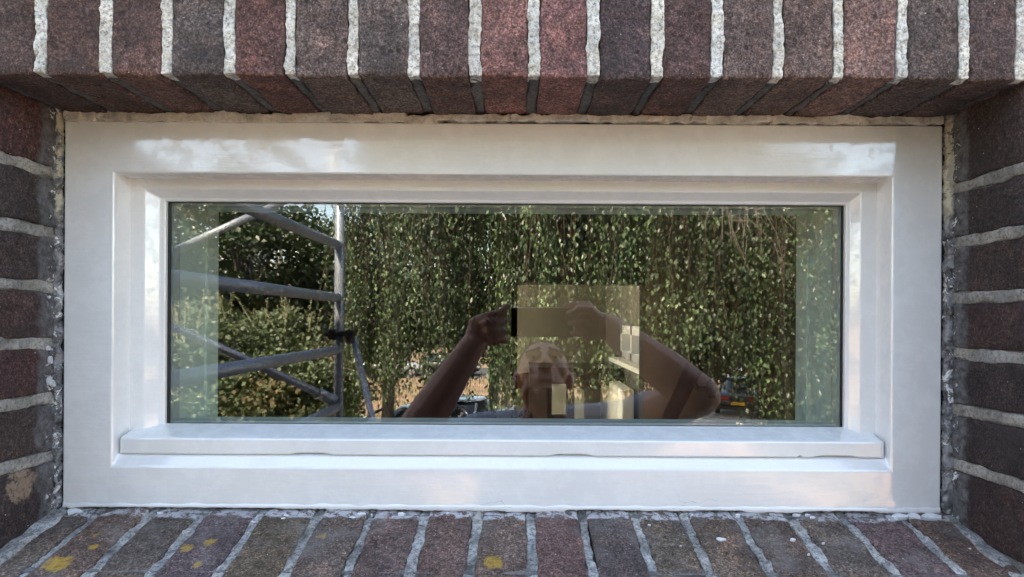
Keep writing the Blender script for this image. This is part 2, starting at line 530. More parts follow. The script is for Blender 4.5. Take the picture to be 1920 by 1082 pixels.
sheet("path", -8.0, 3.0, -18.5, -12.0, 0.004, paving)
box("terrace", -7, 6, -3.2, 0.58, 0.0, 1.95, simple("terrace_concrete", (0.33, 0.31, 0.29), .9, var=.15, vs=4, bump=.4, bs=60, bd=.004), kind="structure")

# ------------------------------------------------------------------ the house wall
wall = empty("brick_wall", "dark red brick house wall with pale pointing around the small window", "wall")
YF, YB = 0.5875, 0.695          # wall face, face of the window frame
XL, XR = -0.554, 0.5205         # the two reveals
ZS = 0.2465                     # underside of the lintel
core = bmesh.new()
WX0, WX1, WZ0, WZ1 = -5.5, 4.5, -H, 2.95
yc = YF + 0.006
bm_box(core, WX0, XL - .004, yc, 0.866, H + WZ0, H + WZ1)
bm_box(core, XR + .004, WX1, yc, 0.866, H + WZ0, H + WZ1)
bm_box(core, XL - .004, XR + .004, yc, 0.866, H + ZS + .004, H + WZ1)
bm_box(core, XL - .004, XR + .004, yc - 0.001, 0.866, H + WZ0, H - 0.262)
bm_box(core, XL - .004, XR + .004, 0.690, 0.866, H - 0.262, H - 0.236)
# lips added behind the frame face to block light through the edge gap
bm_box(core, XL - .004, -0.522, 0.716, 0.865, H - 0.236, H + ZS + .004)
bm_box(core, 0.489, XR + .004, 0.716, 0.865, H - 0.236, H + ZS + .004)
link("mortar_core", bm_mesh(core), M['mortar_core'], wall)

def pick(px=None):
    pal = [(0.105, 0.060, 0.056), (0.088, 0.062, 0.060), (0.125, 0.062, 0.060), (0.080, 0.062, 0.060), (0.11, 0.075, 0.068)]
    c = random.choice(pal); k = random.uniform(.9, 1.12)
    return tuple(v * k for v in c)

# lintel: soldier course, joints measured in the photograph
lin = empty("lintel", None, None); lin.parent = wall
if "label" in lin: del lin["label"]
jx = [-40, 72, 195, 310, 428, 541, 658, 773, 887, 998, 1110, 1230, 1343, 1457, 1569, 1689, 1806, 1915, 2028]
tone = [(.085, .055, .05), (.09, .052, .045), (.12, .068, .060), (.092, .078, .076), (.115, .056, .052), (.115, .088, .084), (.115, .098, .096), (.110, .070, .070),
        (.24, .115, .105), (.225, .105, .105), (.085, .062, .068), (.100, .058, .058), (.118, .086, .082), (.120, .084, .076), (.19, .115, .105), (.098, .078, .076), (.088, .060, .060), (.115, .062, .068), (.08, .06, .06)]
jw = 0.0125
JX = [(p - CX) * YF / F for p in jx]
for i in range(len(JX) - 1):
    x0, x1 = JX[i] + jw / 2, JX[i + 1] - jw / 2
    dy = random.uniform(-.0012, .0012); dz = random.uniform(-.0012, .0012)
    o = rough("brick", (x0 - .0004, x1 + .0004, YF + dy, YB + 0.006, H + ZS + dz, H + ZS + 0.205), M['brick_face'], lin, tuple((.74 * v + .26 * sum(tone[i]) / 3) * q for v, q in zip(tone[i], (1.40, 1.24, 1.14))), res=.0055, rad=.0032, amp=.0020, fr=36, fine=.0008)
for i, x in enumerate(JX):
    w = random.uniform(.0095, .0135)
    rough("mortar_joint", (x - w / 2, x + w / 2, YF - .0002, YF + .016, H + ZS + .0015, H + ZS + .205), M['mortar_new'], lin, res=.0022, rad=.0012, amp=.0021, fr=48, fine=.0014)
    s = random.uniform(.9, 1.0)
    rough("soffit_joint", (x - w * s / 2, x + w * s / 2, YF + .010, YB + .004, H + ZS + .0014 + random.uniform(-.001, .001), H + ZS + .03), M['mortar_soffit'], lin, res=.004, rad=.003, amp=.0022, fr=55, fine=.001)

# reveals
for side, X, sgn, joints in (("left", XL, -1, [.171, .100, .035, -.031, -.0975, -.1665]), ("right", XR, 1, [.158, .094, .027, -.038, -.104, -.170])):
    rv = empty("reveal", None, None); rv.parent = wall
    zs = [ZS + .004] + joints + [-0.250]
    for i in range(len(zs) - 1):
        zt = zs[i] - (0 if i == 0 else .0065); zb = zs[i + 1] + (.0065 if i < len(zs) - 2 else 0)
        a, b = (X - .10, X) if sgn < 0 else (X, X + .10)
        dx = random.uniform(-.001, .001)
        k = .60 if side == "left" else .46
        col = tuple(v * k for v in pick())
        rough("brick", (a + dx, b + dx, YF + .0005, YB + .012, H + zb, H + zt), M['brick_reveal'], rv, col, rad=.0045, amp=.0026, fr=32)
        if 0 < i:
            rough("mortar_joint", (min(a, b) + .004, max(a, b) - .001 if sgn < 0 else max(a, b), YF + .002, YB + .008, H + zs[i] - .0072, H + zs[i] + .0072) if sgn < 0 else
                  (a + .001, b - .004, YF + .002, YB + .008, H + zs[i] - .0072, H + zs[i] + .0072), M['mortar_bed'], rv, res=.0035, rad=.003, amp=.0030, fr=48, fine=.0012)

# sloping brick sill
SL = 0.27
sill = empty("brick_sill", None, None); sill.parent = wall
jb = [-105, -8, 90, 190, 290, 388, 495, 603, 700, 800, 897, 997, 1093, 1190, 1283, 1380, 1480, 1580, 1690, 1795, 1900]
JS = [(p - CX) * YB / F for p in jb]
ang = math.atan(SL)
def sill_piece(name, x0, x1, mat, col, drop=0.0, y0=.530, y1=.712, tilt=0.0, **kw):
    me, c = rough_box(x0, x1, y0 - YB, y1 - YB, -.06, -drop, **kw)
    o = link(name, me, mat, sill)
    Mx = Matrix.Translation((0, YB, H - .2335)) @ Matrix.Rotation(ang, 4, 'X') @ Matrix.Translation(c)
    o.matrix_world = Mx @ Matrix.Rotation(tilt, 4, 'Z')
    if col is not None: o.color = (*col, 1)
    return o
sill_tones = [(.12, .10, .095), (.12, .10, .095), (.125, .105, .10), (.135, .112, .100), (.105, .088, .086), (.120, .100, .098), (.135, .105, .092), (.115, .098, .096),
              (.135, .105, .095), (.125, .098, .096), (.135, .108, .100), (.130, .094, .090), (.110, .094, .096), (.118, .098, .094), (.118, .094, .090), (.120, .096, .088), (.108, .094, .094), (.112, .096, .094), (.135, .098, .092), (.13, .10, .095)]
for i in range(len(JS) - 1):
    w = .0044
    tilt = 0.0
    sill_piece("brick", JS[i] + w, JS[i + 1] - w, M['brick_sill'], tuple(v * q * random.uniform(.90, 1.10) for v, q in zip(sill_tones[i], (1.16, 1.02, .90))), random.uniform(-.001, .001), rad=.005, amp=.0030, fr=30)
for i, x in enumerate(JS):
    w = random.uniform(.0046, .0064)
    o = sill_piece("mortar_joint", x - w, x + w, M['mortar_sill'], None, .0012 + random.uniform(0, .0016), y0=.535, y1=.707, res=.0026, rad=.0015, amp=.0032, fr=42, fine=.0018)
# cement haunching in the two bottom corners
for (xa, xb) in ((XL - .01, XL + .018), (XR - .012, XR + .01)):
    sill_piece("corner_mortar", xa, xb, M['mortar_sill'], None, -.003, y0=.56, y1=.695, res=.004, rad=.008, amp=.006, fr=40, fine=.0012)

# brickwork beyond the opening, far outside the picture: one joined part
bmw = bmesh.new()
row = 0; z = WZ0 + .02
while z < WZ1 - .06:
    x = WX0 + (0 if row % 2 else .108)
    while x < WX1 - .06:
        x1 = min(x + .204, WX1)
        x0_ = x
        spans = [(x0_, x1)]
        zin0, zin1 = z, z + .053
        if zin1 > -.265 and zin0 < ZS + .21:
            cutl, cutr = (JX[0] + .0, JX[-1]) if zin1 > ZS - .03 else (XL - .101, XR + .101)
            if zin1 > ZS and zin0 < ZS + .21: cutl, cutr = JX[0] - .008, JX[-1] + .008
            elif zin0 < -.22 : cutl, cutr = JS[0] - .01, JS[-1] + .01
            sp = []
            for (a, b) in spans:
                if b <= cutl or a >= cutr: sp.append((a, b))
                else:
                    if a < cutl - .02: sp.append((a, cutl - .012))
                    if b > cutr + .02: sp.append((cutr + .012, b))
            spans = sp
        for (a, b) in spans:
            d = random.uniform(-.0015, .0015)
            bm_box(bmw, a, b, YF + d, yc + .05, H + zin0, H + zin1)
        x += .216
    z += .0655; row += 1
ob = link("outer_brickwork", bm_mesh(bmw), M['brick_face'], wall); ob["kind"] = "stuff"
ob.color = (.11, .068, .062, 1)
mod = ob.modifiers.new("b", 'BEVEL'); mod.width = .003; mod.segments = 1

# ------------------------------------------------------------------ the window
win = empty("window", "white glossy wooden window with fixed double glazing set in dark brick wall", "window")
FL, FR, FB, FT = -0.5480, 0.5125, -0.2304, 0.2362
IL, IR, IB, IT = -0.4878, 0.4518, -0.1812, 0.1737
ring("frame", [(FL, FR, FB, FT, .766), (FL, FR, FB, FT, YB), (IL, IR, IB, IT, YB), (IL, IR, -.1688, IT, .7045),
               (IL, IR, -.160, IT, .727), (IL, IR, -.160, IT, .766)], M['paint'], win, bevel=.0022)
ring("sash", [(IL - .0010, IR + .0010, -.1600, IT + .0010, .764), (IL - .0010, IR + .0010, -.1600, IT + .0010, .7255), (-.4715, .4330, -.1480, .1612, .7265), (-.4580, .4250, -.1420, .1524, .738),
              (-.4524, .4210, -.1372, .1485, .7395), (-.4524, .4210, -.1372, .1485, .764)], M['paint'], win, bevel=.0014)

# weather bar with a wavy paint edge and three small notches
NX = 220
xs = np.linspace(-.4835, .4478, NX)
notch = [((585 - CX) * .705 / F, .025), ((1072 - CX) * .705 / F, .028), ((1565 - CX) * .705 / F, .030), ((1500 - CX) * .705 / F, .004)]
V = []; Fc = []
for i, x in enumerate(xs):
    nz = noise.noise(Vector((x * 18, 1, 5))) * .0006 + noise.noise(Vector((x * 70, 1, 9))) * .00025
    nb = nz
    for (c0, w0) in notch:
        d = abs(x - c0) / w0
        if d < 1: nb += .0024 * (1 - d ** 4)
    e = 0
    if i == 0 or i == NX - 1: e = .0012
    prof = [(.742, -.1372 + nz * .3), (.7052, -.1468 + nz * .5 - e * .5), (.7025, -.1480 + nz * .5 - e), (.7018 + e, -.1495), (.7018 + e, -.1655 + nb), (.7035, -.1672 + nb), (.716, -.1672 + nb), (.742, -.1640)]
    V += [(x, a, H + b) for a, b in prof]
K = 8
for i in range(NX - 1):
    for k in range(K):
        l = (k + 1) % K
        Fc.append((i * K + k, i * K + l, (i + 1) * K + l, (i + 1) * K + k))
Fc.append(tuple(range(K))); Fc.append(tuple((NX - 1) * K + k for k in range(K))[::-1])
bm = bmesh.new(); vv = [bm.verts.new(v) for v in V]
for f in Fc: bm.faces.new([vv[i] for i in f])
link("weather_bar", bm_mesh(bm), M['paint'], win)

ring("gasket", [(-.4530, .4216, -.1378, .1491, .7475), (-.4530, .4216, -.1378, .1491, .7445), (-.4494, .4190, -.1370, .1478, .7445), (-.4494, .4190, -.1370, .1478, .7475)], M['gasket'], win)
def pane(name, y0, mat):
    bm = bmesh.new(); bm_box(bm, -.4522, .4208, y0, y0 + .004, H - .1371, H + .1484)
    return link(name, bm_mesh(bm), mat, win)
pane("glass_pane", YG, M['glass'])
pane("glass_pane", YG + .0185, M['glass2'])
ring("spacer_bar", [(-.4521, .4207, -.1370, .1483, .7645), (-.4521, .4207, -.1370, .1483, .7502), (-.4478, .4166, -.1350, .1455, .7502), (-.4478, .4166, -.1350, .1455, .7645)], M['spacer'], win)
ring("inner_frame", [(-.5200, .4880, -.205, .215, .8345), (-.5200, .4880, -.205, .215, .7685), (-.4524, .4210, -.1375, .1500, .7685), (-.4524, .4210, -.1440, .1555, .8345)], M['paint_in'], win, bevel=.001)
# paint skin lapping over the bottom edge of the frame
NL = 520; V = []; Fc = []
step = 0.0; tgt = 0.0
for i in range(NL):
    x = FL + .001 + (FR - FL - .002) * i / (NL - 1)
    if random.random() < .035: tgt = random.choice((-.0016, -.0005, .0004, .0018, .0010))
    step += (tgt - step) * .45
    e = FB - .0014 + step + noise.noise(Vector((x * 60, 3, 1))) * .0012 + noise.noise(Vector((x * 240, 3, 1))) * .0008
    b_ = noise.noise(Vector((x * 45, 7, 2))) * .0007
    V += [(x, YB + .012, H + FB + .004), (x, YB + .0001, H + FB + .0060 + b_ * 4), (x, YB - .0004 - b_ * .5, H + FB + .0025), (x, YB - .0005 - b_, H + e + .0006), (x, YB + .0006, H + e), (x, YB + .012, H + e)]
for i in range(NL - 1):
    for k in range(5): Fc.append((i * 6 + k, (i + 1) * 6 + k, (i + 1) * 6 + k + 1, i * 6 + k + 1))
link("paint_lip", mesh_from(V, Fc, True), M['paint'], win)
# painted filler bead under the lintel: irregular, cracked away from the frame in places
x = FL + .004
while x < FR - .005:
    L = random.uniform(.012, .06); x1 = min(x + L, FR - .002)
    gap = random.uniform(.0010, .0026) if x > -.10 else random.uniform(-.0016, .0002)
    rough("filler_bead", (x - .003, x1 + random.uniform(-.001, .004), YB - random.uniform(.0006, .0026), YB + .01, H + FT + gap, H + ZS + random.uniform(-.0012, .002)), M['bead'], win, res=.0026, rad=.0010, amp=.0030, fr=85, fine=.0014)
    x = x1
# crumbling filler down both sides: one broken strip each side in front of a black strip for the gap's shade
def filler_mat():
    m, nt, p = newmat("torn_filler"); t = NT(nt)
    x, y, z = t.xyz()
    c = t.ramp(t.noise(55, 6, .75, None, .5), [(0.34, (0.02, 0.02, 0.02)), (0.47, (0.11, 0.11, 0.115)), (0.56, (0.24, 0.24, 0.25))])
    c = t.mix(t.ramp(t.noise(42, 6, .75, None, .8), [(0.56, 0.0), (0.59, 1.0)]), c, (0.62, 0.62, 0.62))
    up = t.smooth(z, H + .10, H + .15)
    c = t.mix(t.math('MULTIPLY', up, t.ramp(t.noise(60, 5, .7), [(0.45, 0.0), (0.5, 1.0)])), c, (0.46, 0.43, 0.34))
    t.link(c, p.inputs["Base Color"]); p.inputs["Roughness"].default_value = .75
    t.link(t.bump(t.noise(160, 5, .75), .9, .002), p.inputs["Normal"])
    return m
M['torn'] = filler_mat()
for xa, xb, k in ((XL - .004, FL - .0028, 1), (FR + .0028, XR + .004, -1)):
    rough("gap_shade", (min(xa, xb), max(xa, xb), YB + .004, YB + .02, H + FB, H + ZS), M['dark'], win, res=.005, rad=.001, amp=.002, fr=90)
    rough("cracked_filler", (min(xa, xb), max(xa, xb), YB - .0065, YB + .006, H + FB - .001, H + ZS + .001), M['torn'], win, res=.0021, rad=.0015, amp=.0036, fr=70, fine=.0024)
# loose paint flakes stuck to the reveal bricks and the sill beside the frame
fb = bmesh.new()
def flake(c, u, v, s, asp=1.6):
    n = u.cross(v)
    k = random.randint(5, 8); pts = []
    for i in range(k):
        a = i * 2 * math.pi / k; r = s * random.uniform(.45, 1.0)
        pts.append(c + u * math.cos(a) * r * asp + v * math.sin(a) * r)
    top = [fb.verts.new(p + n * .0006) for p in pts]; bot = [fb.verts.new(p - n * .003) for p in pts]
    fb.faces.new(top)
    for i in range(k): fb.faces.new((bot[i], bot[(i + 1) % k], top[(i + 1) % k], top[i]))
for _ in range(8):
    zz = H + random.uniform(-.225, .19) if random.random() < .6 else H + random.uniform(-.2, -.02)
    left = random.random() < .5
    flake(Vector((XL + .0012 if left else XR - .0012, random.uniform(.678, .694), zz)), Vector((0, 0, 1)), Vector((0, 1, 0)) if left else Vector((0, -1, 0)), random.uniform(.0012, .0045), random.uniform(1, 2.6))
sv = Vector((0, math.cos(ang), math.sin(ang)))
for _ in range(32):
    yy = .694 - abs(random.gauss(0, .006)) if random.random() < .8 else random.uniform(.6, .69)
    xx = random.uniform(XL + .02, XR - .01)
    c = Vector((xx, yy, H - .2335 - SL * (YB - yy) + .0002))
    flake(c, Vector((1, 0, 0)), sv, random.uniform(.0008, .0035) if yy > .675 else random.uniform(.0006, .0014), random.uniform(1, 2.8))
for (px, py, s) in ((140, 975, .007), (1385, 961, .003), (1745, 968, .008), (1715, 963, .008), (1690, 960, .007), (1353, 1030, .004), (1490, 1000, .002)):
    p = at(px, py, .69 if py < 990 else .645); p.z = H - .2335 - SL * (YB - p.y) + .0018
    flake(p, Vector((1, 0, 0)), sv, s, 1.9)
bmesh.ops.recalc_face_normals(fb, faces=fb.faces)
fo = link("paint_flakes", bm_mesh(fb), M['flake'], win); fo["kind"] = "stuff"

# ------------------------------------------------------------------ inside the house (seen through the panes)
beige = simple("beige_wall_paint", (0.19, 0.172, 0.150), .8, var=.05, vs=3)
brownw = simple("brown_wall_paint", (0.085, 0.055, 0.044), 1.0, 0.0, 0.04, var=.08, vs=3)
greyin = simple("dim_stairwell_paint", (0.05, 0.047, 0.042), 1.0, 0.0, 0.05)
floorm = simple("dark_floor_boards", (0.16, 0.10, 0.06), .5, var=.2, vs=10)
white = simple("indoor_white", (0.78, 0.78, 0.76), .5)
ring("interior_reveal", [(-.60, .58, -.30, .30, .8665), (-.4500, .4190, -.1520, .1580, .8665), (-.4500, .4190, -.1520, .1580, .8350), (-.60, .58, -.30, .30, .8350)], M['paint_in'])["kind"] = "structure"
# plastered inner leaf
inn = bmesh.new()
bm_box(inn, -5.5, -.601, .8665, .90, 0, H + 1.1); bm_box(inn, .581, 4.5, .8665, .90, 0, H + 1.1)
bm_box(inn, -.601, .581, .8665, .90, 0, H - .301); bm_box(inn, -.601, .581, .8665, .90, H + .301, H + 1.1)
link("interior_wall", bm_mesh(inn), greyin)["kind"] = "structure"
box("floor", -5.39, 1.0, .90, 5.199, H - 1.75, H - 1.6, floorm, kind="structure")
box("ceiling", -5.39, 1.0, .90, 5.199, H + .95, H + 1.1, greyin, kind="structure")
# stairwell: left wall, right wall, partition with an opening
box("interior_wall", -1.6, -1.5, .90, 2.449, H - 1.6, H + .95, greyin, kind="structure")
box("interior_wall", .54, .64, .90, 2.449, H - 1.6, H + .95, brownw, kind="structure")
pt = bmesh.new()
YP = 2.45
bm_box(pt, -1.6, 0.0, YP, YP + .10, H - 1.6, H + .95)
bm_box(pt, .54, 1.2, YP, YP + .10, H - 1.6, H + .95)
bm_box(pt, 0, .54, YP, YP + .10, H + .150, H + .95)
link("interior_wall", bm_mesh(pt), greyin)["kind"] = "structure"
box("door_edge", at(932, 600, 2.3).x, at(958, 600, 2.3).x, 2.30, 2.36, H - 1.6, at(945, 505, 2.3).z, simple("grey_door_edge", (0.75, 0.70, 0.62), .7)).name = "narrow_door"
nd = bpy.data.objects["narrow_door"]; tag(nd, "narrow grey door edge standing upright in the dim stairwell behind glass", "door")
# the lit room behind
box("interior_wall", -3.1, -3.0, 2.551, 5.2, H - 1.6, H + .95, beige, kind="structure")
bw = bmesh.new()
bm_box(bw, -3.1, -2.7, 5.2, 5.3, H - 1.6, H + .95); bm_box(bw, -.5, 1.0, 5.2, 5.3, H - 1.6, H + .95)
bm_box(bw, -2.7, -.5, 5.2, 5.3, H - 1.6, H - 1.3); bm_box(bw, -2.7, -.5, 5.2, 5.3, H + .9, H + .95)
link("interior_wall", bm_mesh(bw), beige)["kind"] = "structure"
gw = empty("added_window", "unseen tall white framed window added to light the far room", "window")  # out of view, added so daylight fills the far room
for (a, b, c, d) in ((-2.7, -2.64, -1.3, .9), (-.56, -.5, -1.3, .9), (-1.63, -1.57, -1.3, .9)):
    box("frame_bar", a, b, 5.21, 5.27, H + c, H + d, white, gw)
for (c, d) in ((-1.3, -1.24), (.84, .9)):
    box("frame_bar", -2.639, -.561, 5.212, 5.268, H + c, H + d, white, gw)
box("ceiling", -2.999, .799, 2.551, 5.199, H + .94, H + .9499, white, kind="structure")
box("bounce_sheet", -2.9, .3, 2.9, 5.0, H - 1.5995, H - 1.585, simple("pale_bounce_sheet", (0.80, 0.76, 0.68), .9), kind=None)  # unseen pale reflector added to bounce sunlight onto the walls
tag(bpy.data.objects["bounce_sheet"], "unseen pale sheet added on the far room floor to bounce sunlight", "bounce_sheet")
bm_extra = bmesh.new(); bm_box(bm_extra, -3.1, -1.6, 2.45, 2.55, H - 1.6, H + .95)
link("interior_wall", bm_mesh(bm_extra), beige)["kind"] = "structure"
# right wall of that room with a real window opening
XW = .80
rw = bmesh.new()
wy0, wy1, wz0, wz1 = 3.0, 4.38, -.285, -.045
bm_box(rw, XW, XW + .2, 2.551, wy0, H - 1.6, H + .95); bm_box(rw, XW, XW + .2, wy1, 5.199, H - 1.6, H + .95)
bm_box(rw, XW, XW + .2, wy0, wy1, H - 1.6, H + wz0); bm_box(rw, XW, XW + .2, wy0, wy1, H + wz1, H + .95)
link("interior_wall", bm_mesh(rw), beige)["kind"] = "structure"
iw = empty("side_window", "white framed side window glowing with daylight in the far room", "window")
for (a, b, c, d) in ((wy0, wy0 + .05, wz0, wz1), (wy1 - .06, wy1, wz0, wz1), (wy0, wy1, wz0, wz0 + .05), (wy0, wy1, wz1 - .06, wz1), (3.95, 4.0, wz0, wz1), (3.55, 3.6, wz0, wz1)):
    box("frame_bar", XW - .015, XW + .06, a, b, H + c, H + d, white, iw)
box("window_board", XW - .10, XW - .016, wy0, wy1 + .03, H + wz0 - .03, H + wz0, white, iw)
rad = empty("radiator", "white panel radiator below the side window of the far room", "radiator")
for k in range(5):
    box("radiator_panel", XW - .11, XW - .03, 3.78 + k * .20, 3.96 + k * .20, H - 1.25, H - .46, white, rad, bevel=.01)
# dark cabinet with a pale glazed door
cab = empty("cabinet", "dark brown cabinet with pale door panels in the far room", "cabinet")
dk = simple("dark_brown_wood", (0.035, 0.022, 0.018), .5, var=.2, vs=20)
pale = simple("pale_cabinet_panel", (0.36, 0.37, 0.33), .4)
def cab_box(name, px0, px1, py0, py1, D, th, mat):
    a, b = at(px0, py0, D), at(px1, py1, D)
    return box(name, a.x, b.x, D, D + th, b.z, a.z, mat, cab)
cab_box("side_panel", 993, 1160, 689, 728, 4.30, .5, dk).name = "top_rail"
cab_box("door_stile", 993, 1027, 729, 960, 4.30, .5, dk)
cab_box("door_stile", 1065, 1077, 729, 960, 4.30, .5, dk)
cab_box("back_panel", 1028, 1064, 729, 960, 4.45, .3, dk)
cab_box("door_panel", 1036, 1062, 721, 777, 4.26, .03, pale)
cab_box("door_panel", 1078, 1096, 730, 960, 4.30, .4, pale)
# warm curtain beside the opening
cv = []; cf = []
ca, cb = at(967, 699, 2.62), at(992, 699, 2.62)
nn = 40
for i in range(nn + 1):
    u = i / nn
    for zz in (H - 1.55, ca.z):
        cv.append((ca.x + (cb.x - ca.x) * u, 2.62 + .012 * math.sin(u * 9), zz))
for i in range(nn): cf.append((2 * i, 2 * i + 2, 2 * i + 3, 2 * i + 1))
cu = link("curtain", mesh_from(cv, cf, True), simple("warm_ochre_cloth", (0.70, 0.42, 0.20), .9))
cu.modifiers.new("s", 'SOLIDIFY').thickness = .004
tag(cu, "narrow warm ochre curtain hanging left of the dark cabinet", "curtain")
# house plant leaves in front of the curtain
pl = empty("house_plant", "dark leafed house plant in front of the ochre curtain", "plant", loc=at(983, 1000, 2.5))
lm = simple("dark_leaf", (0.02, 0.025, 0.015), .4)
def big_leaf(p0, p1, w, parent):
    bm = bmesh.new(); n = 7; d = (p1 - p0); s = d.cross(Vector((0, 1, 0))).normalized()
    L = []; R = []; C = []
    for i in range(n + 1):
        u = i / n; ww = w * math.sin(math.pi * min(1, u * .95 + .03)) ** .8
        c = p0 + d * u + Vector((0, .01 * math.sin(u * 3), -.012 * u * u))
        L.append(bm.verts.new(c - s * ww)); R.append(bm.verts.new(c + s * ww)); C.append(bm.verts.new(c + Vector((0, .006, 0))))
    for i in range(n):
        bm.faces.new((L[i], C[i], C[i + 1], L[i + 1])); bm.faces.new((C[i], R[i], R[i + 1], C[i + 1]))
    o = link("leaf", bm_mesh(bm, True), lm); o.parent = parent; o.matrix_parent_inverse = Matrix.Translation(parent.location).inverted()
    return o
bpy.context.view_layer.update()
for a, b, w in (((990, 768), (974, 776), .011), ((991, 778), (978, 792), .011), ((992, 772), (1003, 790), .010), ((988, 790), (968, 800), .012)):
    big_leaf(at(*a, 2.5), at(*b, 2.5), w, pl)
o = tube("stem", [at(992, 770, 2.5), at(994, 830, 2.5), at(992, 1000, 2.5)], .004, lm); o.parent = pl; o.matrix_parent_inverse = Matrix.Translation(pl.location).inverted()
# stair handrail with wall bracket
hr = empty("handrail", "dark wooden stair handrail on a wall bracket inside the stairwell", "handrail")
hw = simple("dark_stained_wood", (0.004, 0.002, 0.002), .9, 0.0, 0.05)
p_top, p_bot = Vector((.478, 1.455, H - .058)), Vector((.478, 2.35, H - .70))
tube("rail", [p_top, p_bot], .023, hw, hr)
tube("rail_end", [p_top + Vector((0, -.03, .02)), p_top + Vector((0, .0, .0))], [.02, .029], hw, hr)
pb = at(1304, 717, 1.585); pb.x = .484
tube("bracket_arm", [pb + Vector((0, 0, .012)), pb + Vector((.012, 0, -.016)), Vector((.538, 1.585, pb.z - .018))], .0065, hw, hr)
tube("wall_plate", [Vector((.528, 1.585, pb.z - .018)), Vector((.5395, 1.585, pb.z - .018))], .026, hw, hr, seg=20)
# little white window catch hanging at the top inside the pane
hk = empty("window_catch", "tiny cream hook hanging inside the upper left of the glass", "hook")
c0 = at(817, 403, .80)
tube("hook", [c0 + Vector((-.003, 0, .004)), c0 + Vector((.003, 0, .003)), c0 + Vector((.003, 0, -.004)), c0 + Vector((-.001, 0, -.005)), c0 + Vector((.003, 0, -.007)), c0 + Vector((.002, 0, -.014)), c0 + Vector((-.003, 0, -.015))], .0011, white, hk, seg=8)

# roof over the house so the rooms stay dark and the wall stays in shade
box("roof_deck", -5.6, 4.6, .50, 5.5, H + 2.951, H + 3.1, simple("roof_tile_grey", (0.08, 0.075, 0.07), .8), kind="structure").name = "roof"
hb = bmesh.new()
bm_box(hb, -5.5, -5.4, .9, 5.3, 0, H + 2.95); bm_box(hb, -5.4, -3.101, 5.2, 5.3, 0, H + 2.95)
bm_box(hb, -5.4, 1.0, .867, 5.3, H + 1.12, H + 1.2); bm_box(hb, 1.0, 4.5, 2.3, 2.4, 0, H + 2.95); bm_box(hb, 1.001, 1.1, 2.401, 5.3, 0, H - 1.7)
link("rear_wall", bm_mesh(hb), M['mortar_core'])["kind"] = "structure"

# ------------------------------------------------------------------ scaffold tower on the terrace
sc_ = empty("scaffold_tower", "grey aluminium scaffold tower reflected at the left of the glass", "scaffold")
XS = -1.055
PY = 2 * YG - 3.4       # far post
NY = PY + 1.75          # near post
def rnd(a, b, r, name="brace", seg=16): return tube(name, [a, b], r, M['alu'], sc_, seg)
TZ = 1.95
for yy in (PY, NY):
    tube("post", [(XS, yy, TZ + .01), (XS, yy, 5.6)], .0265, M['alu'], sc_)
    tube("post", [(XS - 1.9, yy, TZ + .01), (XS - 1.9, yy, 5.6)], .0245, M['alu'], sc_)
zr = [-.526 - .3087 * k for k in range(4)][::-1] + [-.19, .120, .428, .737, 1.05, 1.36]
for z in zr:
    tube("rung", [(XS, PY, H + z), (XS, NY, H + z)], .0262, M['alu'], sc_)
    tube("rung", [(XS - 1.9, PY, H + z), (XS - 1.9, NY, H + z)], .0262, M['alu'], sc_)
    # weld collar
    for yy in (PY, NY):
        s = 1 if yy == PY else -1
        tube("weld_collar", [(XS, yy + .018 * s, H + z), (XS, yy + .034 * s, H + z)], .0285, M['alu'], sc_)
zb = H - .455
e1 = mir(646, 752, 3.36); e1 = Vector((XS + .0, PY + .05, e1.z))
rnd(e1, mir(322, 612, 3.02), .0225)
rnd(mir(322, 612, 3.02), mir(322, 612, 3.02) + (mir(322, 612, 3.02) - e1) * .45, .0225)
e2 = mir(525, 380, 3.35)
rnd(mir(322, 472, 3.05), e2, .021)
rnd(e2, e2 + (e2 - mir(322, 472, 3.05)) * .7, .021)
# claw of the brace on the lowest rung
tube("brace_claw", [e1 + (mir(322, 612, 3.02) - e1).normalized() * .10, e1], .030, M['alu'], sc_)
# stabiliser: black clamp and a leg splayed to the right
blk = simple("black_plastic_clamp", (0.01, 0.01, 0.011), .45)
cc = Vector((XS, PY, mir(640, 626, 3.4).z))
bmc = bmesh.new(); bm_box(bmc, cc.x - .075, cc.x + .10, cc.y - .03, cc.y + .045, cc.z - .016, cc.z + .018); bm_box(bmc, cc.x - .05, cc.x - .01, cc.y - .04, cc.y + .05, cc.z - .035, cc.z + .03)
bm_box(bmc, cc.x + .05, cc.x + .085, cc.y - .03, cc.y + .05, cc.z - .05, cc.z + .025)
cl = link("clamp", bm_mesh(bmc), blk, sc_); mo = cl.modifiers.new("b", 'BEVEL'); mo.width = .008; mo.segments = 2
tube("clamp_lever", [cc + Vector((-.06, .02, .01)), cc + Vector((-.075, .03, .05))], .009, simple("green_lever", (0.03, 0.16, 0.12), .5), sc_)
p0 = mir(662, 634, 3.42); p1 = mir(700, 790, 3.30)
dv = p1 - p0; p2 = p0 + dv * ((TZ + .02 - p0.z) / dv.z)
tube("stabiliser_leg", [p0, p2], .0185, M['alu'], sc_)
for (pp) in ((XS, PY), (XS, NY), (XS - 1.9, PY), (XS - 1.9, NY)):
    tube("foot", [(pp[0], pp[1], TZ + .001), (pp[0], pp[1], TZ + .05)], [.06, .028], blk, sc_)
dm = simple("plywood_deck", (0.26, 0.17, 0.10), .8, var=.2, vs=8)
box("deck", XS - 1.88, XS - .03, PY + .05, NY - .05, H - 1.20, H - 1.176, dm, sc_)

